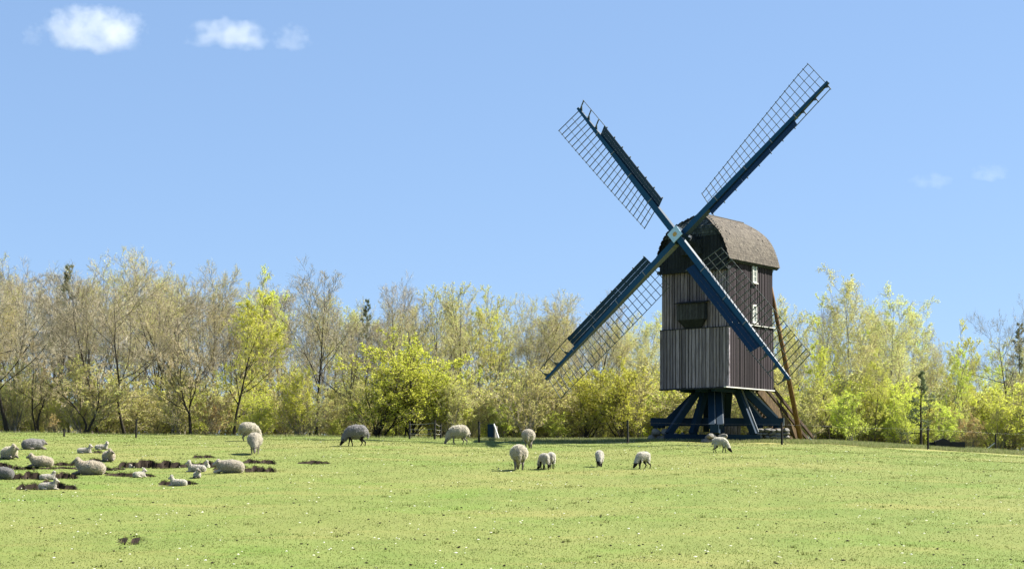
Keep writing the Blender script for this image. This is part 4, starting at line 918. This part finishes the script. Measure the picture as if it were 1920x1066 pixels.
EWE = [('w', [e(-.2,0,.59,.25,.285,.27), e(0,0,.58,.27,.305,.29), e(.2,0,.57,.2,.25,.26)]), ('w', [e(-.4,0,.62,.07), e(-.46,0,.5,.05,.055,.05), e(-.46,0,.36,.035)])]
def ewe_graze(name, mats, seed, st=0.06, yaw=0.0):
    return sheep_mesh(name, EWE + [('w', [e(.28,0,.56,.19), e(.42,.03*yaw,.41,.145,.13,.15), e(.49,.06*yaw,.30,.11)])] + head(.51, .25, .11, -.18, 1, yaw) + legs_stand(.46, .22, .125, .05, st), mats, 0.02, seed, 0.016)
LYING = [('w', [e(-.3,0,.23,.22,.27,.23), e(-.05,0,.25,.3,.31,.265), e(.2,0,.25,.22,.26,.24)])]
def ewe_lie(name, mats, seed, yaw=0.0, up=1.0):
    L = LYING + [('w', [e(.28,0,.3,.19), e(.4,0,.31+.1*up,.145), e(.45,0,.33+.15*up,.115)])] + head(.47, .35+.16*up, .17, -.09, 1, yaw)
    L += [('s', [e(.38,-.14,.1,.06), e(.55,-.15,.05,.04), e(.42,-.18,.03,.03)]), ('s', [e(.38,.14,.1,.06), e(.6,.12,.05,.038), e(.5,.15,.03,.03)]), ('s', [e(-.3,-.2,.1,.1,.07,.09), e(-.08,-.27,.05,.045), e(-.2,-.29,.03,.03)])]
    return sheep_mesh(name, L, mats, 0.02, seed, 0.016)
LAMB = [('w', [e(-.13,0,.42,.14,.135,.145), e(0,0,.42,.15,.14,.15), e(.12,0,.415,.125,.125,.14)]), ('w', [e(-.24,0,.46,.035), e(-.285,0,.3,.026)]), ('w', [e(.14,.065,.33,.05), e(.14,.065,.24,.034)]), ('w', [e(.14,-.065,.33,.05), e(.14,-.065,.24,.034)]), ('w', [e(-.14,.07,.33,.07), e(-.17,.07,.22,.038)]), ('w', [e(-.14,-.07,.33,.07), e(-.17,-.07,.22,.038)])]
def lamb_graze(name, mats, seed, st=0.05, yaw=0.0):
    return sheep_mesh(name, LAMB + [('w', [e(.18,0,.4,.1), e(.27,.04*yaw,.28,.078), e(.31,.06*yaw,.2,.066)])] + head(.32, .165, .085, -.11, .8, yaw) + legs_stand(.36, .14, .066, .036, st), mats, 0.0135, seed, 0.008)
def lamb_lie(name, mats, seed, yaw=0.0, up=1.0):
    L = [('w', [e(-.2,0,.12,.13,.13,.12), e(0,0,.125,.17,.13,.125), e(.16,0,.13,.11,.1,.12)]), ('w', [e(.17,0,.17,.085), e(.22,0,.17+.08*up,.068), e(.24,0,.18+.11*up,.06)])] + head(.245, .2+.115*up, .1, -.045, .74, yaw)
    L += [('s', [e(.2,-.08,.05,.032), e(.32,-.08,.025,.022)]), ('s', [e(.2,.08,.05,.032), e(.32,.07,.025,.022)]), ('s', [e(-.16,-.12,.05,.05,.035,.045), e(-.03,-.15,.025,.024)])]
    return sheep_mesh(name, L, mats, 0.0135, seed, 0.008)
w, f = M['wool'], M['face']
SM = {
 'graze_a': ewe_graze('ewe_a', [w, f], 1), 'graze_b': ewe_graze('ewe_b', [w, f], 2, -0.04), 'graze_grey': ewe_graze('ewe_grey', [M['wool_grey'], M['face_black']], 3, 0.08),
 'graze_turn': ewe_graze('ewe_turn', [w, f], 4, 0.02, 0.7),
 'lie_a': ewe_lie('ewe_lying', [M['wool_tan'], f], 5, 0.25), 'lie_b': ewe_lie('ewe_lying_turned', [M['wool_tan'], f], 6, 1.2, 0.8), 'lie_grey': ewe_lie('ewe_lying_grey', [M['wool_grey'], f], 7, -0.5, 0.1), 'lie_low': ewe_lie('ewe_lying_low', [w, M['face_pale']], 8, 0.3, 0.35),
 'lamb_a': lamb_graze('lamb_a', [M['wool_lamb'], M['face_black']], 9), 'lamb_b': lamb_graze('lamb_b', [M['wool_lamb'], M['face_black']], 10, -0.05, 0.6),
 'll_a': lamb_lie('lamb_lying', [M['wool_lamb'], M['face_pale']], 11, 0.2), 'll_b': lamb_lie('lamb_lying_turned', [M['wool_lamb'], M['face_pale']], 12, -1.2), 'll_c': lamb_lie('lamb_lying_back', [M['wool_lamb'], M['face']], 13, 1.3, 0.8)}
PI = math.pi
SHEEP = [ # mesh, px, foot y, heading, scale, label
 ('graze_b', 467, 826, 0.5, 1.0, 'cream ewe on the skyline half hidden behind a ewe grazing head-on'),
 ('graze_a', 478, 851, -1.45, 1.0, 'ewe grazing head-on to the viewer, standing before another ewe'),
 ('graze_grey', 668, 836, PI+0.1, 1.1, 'grey ewe grazing alone in front of the green bush'),
 ('graze_a', 860, 833, PI+0.25, 1.05, 'cream ewe grazing beside the wire pen'),
 ('graze_b', 991, 840, 1.5, 0.98, 'round ewe seen from behind near the dark shadow strip of the mill'),
 ('graze_a', 973, 881, 1.62, 1.02, 'large ewe seen from behind beside two lambs'),
 ('lamb_b', 1020, 880, 2.0, 1.02, 'lamb with its dark head turned, nearer of the two beside the large ewe'),
 ('lamb_a', 1033, 878, 1.75, 1.02, 'lamb seen from behind partly hidden by another lamb'),
 ('lamb_b', 1124, 875, -1.7, 1.06, 'lamb grazing face-on to the viewer alone in the meadow'),
 ('lamb_a', 1206, 878, -2.5, 1.06, 'lamb with dark face grazing by itself, angled towards the two lambs'),
 ('lamb_a', 1350, 848, -0.2, 1.15, 'black-legged lamb grazing in front of the mill'),
 ('lie_b', 18, 859, -0.9, 0.88, 'tan ewe resting with its head turned, above the nearest dark hollow at the picture edge'),
 ('lie_grey', 62, 842, 0.6, 0.88, 'grey ewe lying with its back to the viewer, highest of the resting flock'),
 ('lie_a', 78, 875, PI+0.35, 0.77, 'tan ewe resting with raised head between the grey ewe and the dark hollows'),
 ('lie_a', 170, 889, PI+0.05, 0.91, 'long tan ewe resting side-on, largest of the resting flock'),
 ('ll_a', 159, 849, 0.05, 0.90, 'white lamb resting side-on above the resting flock with another lamb just beyond'),
 ('ll_b', 191, 842, 0.2, 0.84, 'white lamb farthest up the slope in the resting flock'),
 ('lie_b', 204, 864, -1.2, 0.76, 'tan ewe resting face-on beside a lamb at the long hollow'),
 ('ll_a', 234, 868, 0.3, 0.86, 'lamb resting at the near end of the long hollow beside a ewe'),
 ('lie_grey', 4, 897, 2.9, 0.75, 'ewe lying cut off by the picture edge beside a dark hollow'),
 ('ll_c', 90, 899, 0.4, 0.77, 'lamb lying in the hollow beside the cut-off ewe'),
 ('ll_a', 91, 917, 0.05, 0.86, 'white lamb lying in the nearest dark hollow'),
 ('ll_b', 262, 894, 0.9, 0.76, 'lamb curled in the shallow hollow on its own below the long hollow'),
 ('ll_a', 334, 910, PI-0.1, 0.84, 'lamb lying in the small separate hollow nearest the viewer'),
 ('ll_a', 368, 884, PI+0.1, 0.99, 'lamb resting stretched beside a ewe at the end of the long hollow'),
 ('ll_c', 370, 895, -1.3, 0.84, 'lamb resting face-on just below another stretched lamb'),
 ('ll_b', 388, 874, -1.4, 0.75, 'lamb peeping over the bank of the long hollow'),
 ('lie_low', 432, 886, PI+0.05, 0.88, 'pale ewe lying with lowered head at the end of the long hollow'),
]
for mk, px, py, hd, sc, lb in SHEEP:
    x, d = at_ground(px, py); z = gz(x, d); lam = mk.startswith('lamb') or mk.startswith('ll')
    o = link('lamb' if lam else 'sheep', SM[mk], None, (x, d, z - 0.012)); o.rotation_euler = (0, 0, hd); o.scale = (sc,)*3
    link('fleece', FLEECE[SM[mk].name], o)
    tag(o, lb, 'lamb' if lam else 'sheep', 'the grazing flock' if 'graze' in mk or mk.startswith('lamb_') else 'the resting flock')

# ------------------------------------------------------------------ fences and small things on the crest
def post(parent, px, foot, top, r=0.06, base=None, d=None):
    if d is None: x, d = at_ground(px, foot)
    else: x = (px-960)/FPX*d
    z = gz(x, d); h = (foot-top)/FPX*d
    b = parent.location if parent else Vector((0,0,0))
    mb = MB().tube((0,0,-0.2), (random.uniform(-.02,.02), 0, h), r, r*0.9, 7)
    o = mb.build('post', M['fence_wood'], parent, (x-b.x, d-b.y, z-b.z)); return Vector((x, d, z)), h
def fence(name, posts, label, wires, rad=0.004, prad=0.06, mat='metal'):
    x0, d0 = at_ground(posts[0][0], posts[0][1]); root = empty(name, (x0, d0, gz(x0, d0)), 0, label, 'fence')
    P = [post(root, *p, prad) for p in posts]
    for fr in wires:
        mb = MB()
        for (a, ha), (b, hb) in zip(P[:-1], P[1:]):
            p, q = a + Vector((0, -prad, ha*fr)) - root.location, b + Vector((0, -prad, hb*fr)) - root.location; m = (p+q)/2 - Vector((0, 0, 0.04))
            mb.tube(p, m, rad, rad, 5); mb.tube(m, q, rad, rad, 5)
        mb.build('wire', M[mat], root)
    return root
fence('wire_fence', [(898, 829, 789), (1177, 831, 787), (1466, 833, 791), (1740, 842, 800), (1985, 852, 812)], 'thin wire fence on dark posts along the crest below the mill', (0.9,), 0.0012, 0.055)
fence('wire_pen', [(768, 822, 790), (815, 823, 787), (826, 819, 792)], 'small pen of dark posts and pale rails in front of the green bush', (0.3, 0.55, 0.85), 0.0045, 0.055, 'white_paint')
for px, ft, tp, lb in ((120, 818, 803, 'short dark post at the foot of the wood beyond the grey resting ewe'), (255, 820, 785, 'thin tall post at the foot of the wood behind the long hollow'), (1866, 843, 812, 'dark post with a pale stay near the reddish bush')):
    x, d = at_ground(px, ft); o = MB().tube((0,0,-0.2), (0.02,0,(ft-tp)/FPX*d), 0.05, 0.045, 7).build('fence_post', M['fence_wood'], None, (x, d, gz(x, d))); tag(o, lb, 'post')
    if px == 1866: MB().beam((-0.05, -0.06, 0.4), (-0.55, -0.06, 0.02), 0.04, 0.04).build('stay', M['white_paint'], o)
# dark blue board with a white strut
x, d = at_ground(921, 822); d = 89.0; x = (921-960)/FPX*d
bd = empty('leaning_board', (x, d, gz(x, d)), math.radians(-25), 'dark blue upright board propped by a white strut near the pen', 'board')
MB().box((-0.02, 0, 0.38), (0.34, 0.09, 0.94)).build('panel', M['blue_dark'], bd)
MB().box((0.2, 0.12, 0.33), (0.07, 0.3, 0.84)).build('side_panel', M['stone'], bd)
MB().beam((0.2, -0.1, 0.86), (0.56, -0.14, -0.05), 0.06, 0.05).build('strut', M['white_paint'], bd)
# dark blocks beyond the fence
def blockstone(px, d, w, h, dep, label, mat, kind):
    x = (px-960)/FPX*d; z = gz(x, d)
    bm = bmesh.new(); bmesh.ops.create_cube(bm, size=1.0); bmesh.ops.subdivide_edges(bm, edges=bm.edges[:], cuts=3, use_grid_fill=True)
    r = random.Random(px)
    for v in bm.verts:
        v.co += Vector([r.uniform(-.03,.03) for _ in range(3)])
        if kind == 'heap' and v.co.z > 0: v.co.z *= 1 - 0.9*abs(v.co.x); v.co.x *= 0.95
    m = bpy.data.meshes.new('block'); bm.to_mesh(m); bm.free(); m.materials.append(M[mat])
    o = link('timber_block' if kind != 'heap' else 'boulder', m, None, (x, d, z+h*0.42)); o.scale = (w, dep, h); o.rotation_euler = (0, 0, r.uniform(-.2,.2)); tag(o, label, 'block' if kind != 'heap' else 'boulder'); return o
M['dark_stone'] = mat_shingle('dark_stone', [(0.012, 0.011, 0.011), (0.03, 0.028, 0.028), (0.07, 0.066, 0.063)])
blockstone(1750, 89.5, 0.6, 0.36, 0.5, 'low dark block next to the fence post, first of the dark heap', 'dark_stone', 'block')
blockstone(1766, 89.2, 0.75, 0.62, 0.6, 'peaked dark boulder with a pale stone on top', 'dark_stone', 'heap')
blockstone(1792, 89.3, 0.85, 0.44, 0.55, 'squared dark timber block at the end of the dark heap', 'dark_stone', 'block')
o = link('stone', STONES[2], None, ((1766-960)/FPX*89.0, 89.0, gz((1766-960)/FPX*89.0, 89.0)+0.44)); o.scale = (0.3, 0.25, 0.16); tag(o, 'pale stone lying on the peaked dark boulder', 'stone')

# ------------------------------------------------------------------ clouds
def cloud(px, py, w, h, dens, label, seed, flat=0.35, D=1500.0, edge=1.0, rough=0.62):
    t = NT('cloud_vapour'); s = D/FPX; a, b = w/2*s*1.25, h/2*s*1.3
    c = t.coords('Object'); off = t.n('ShaderNodeMapping'); off.inputs['Location'].default_value = (seed*3.7, seed*1.3, 0); off.inputs['Scale'].default_value = (1, 0.7, 0.75*h/w*1.6); t.l(c, off.inputs[0])
    n = t.noise(off.outputs[0], 2.1, 8, rough)
    ln = t.n('ShaderNodeVectorMath', operation='LENGTH'); t.l(c, ln.inputs[0])
    sz = t.n('ShaderNodeSeparateXYZ'); t.l(c, sz.inputs[0])
    low = t.math('MULTIPLY', t.math('MAXIMUM', t.math('SUBTRACT', -flat, sz.outputs[2]), 0.0), 2.2)
    f = t.math('SUBTRACT', t.math('ADD', t.math('MULTIPLY', t.math('SUBTRACT', n, 0.5), 3.4), 0.55), t.math('ADD', t.math('POWER', ln.outputs['Value'], 2.5), low))
    de = t.math('MULTIPLY', t.math('MINIMUM', t.math('MAXIMUM', t.math('MULTIPLY', f, 1.6/edge), 0.0), 1.0), dens)
    v = t.n('ShaderNodeVolumePrincipled'); t.l(de, v.inputs['Density']); v.inputs['Color'].default_value = (0.88, 0.87, 0.9, 1); v.inputs['Anisotropy'].default_value = 0.35
    t.l(v.outputs[0], t.out.inputs['Volume'])
    bm = bmesh.new(); bmesh.ops.create_icosphere(bm, subdivisions=3, radius=1.0); m = bpy.data.meshes.new('cloud'); bm.to_mesh(m); bm.free(); m.materials.append(t.mat)
    o = link('cloud', m, None, ((px-960)/FPX*D, D, (HORIZON-py)/FPX*D + EYE)); o.scale = (a, a*0.6, b); return tag(o, label, 'cloud', 'clouds')
cloud(180, 62, 190, 100, 0.03, 'largest white cumulus cloud', 1, 0.35, 1500.0, 1.7, 0.68)
cloud(428, 70, 146, 66, 0.024, 'smooth dome-shaped white cloud beside the largest cloud', 5, 0.3, 1500.0, 1.6, 0.5)
cloud(548, 75, 70, 60, 0.009, 'faint wisp of cloud next to the dome-shaped cloud', 3)
cloud(60, 70, 40, 50, 0.007, 'small faint shred of cloud beside the largest cloud', 4)
cloud(1750, 341, 80, 34, 0.0035, 'faint thin cloud beyond the mill, lower of two', 6)
cloud(1856, 326, 76, 40, 0.0045, 'faint thin cloud beyond the mill, higher of two', 8)
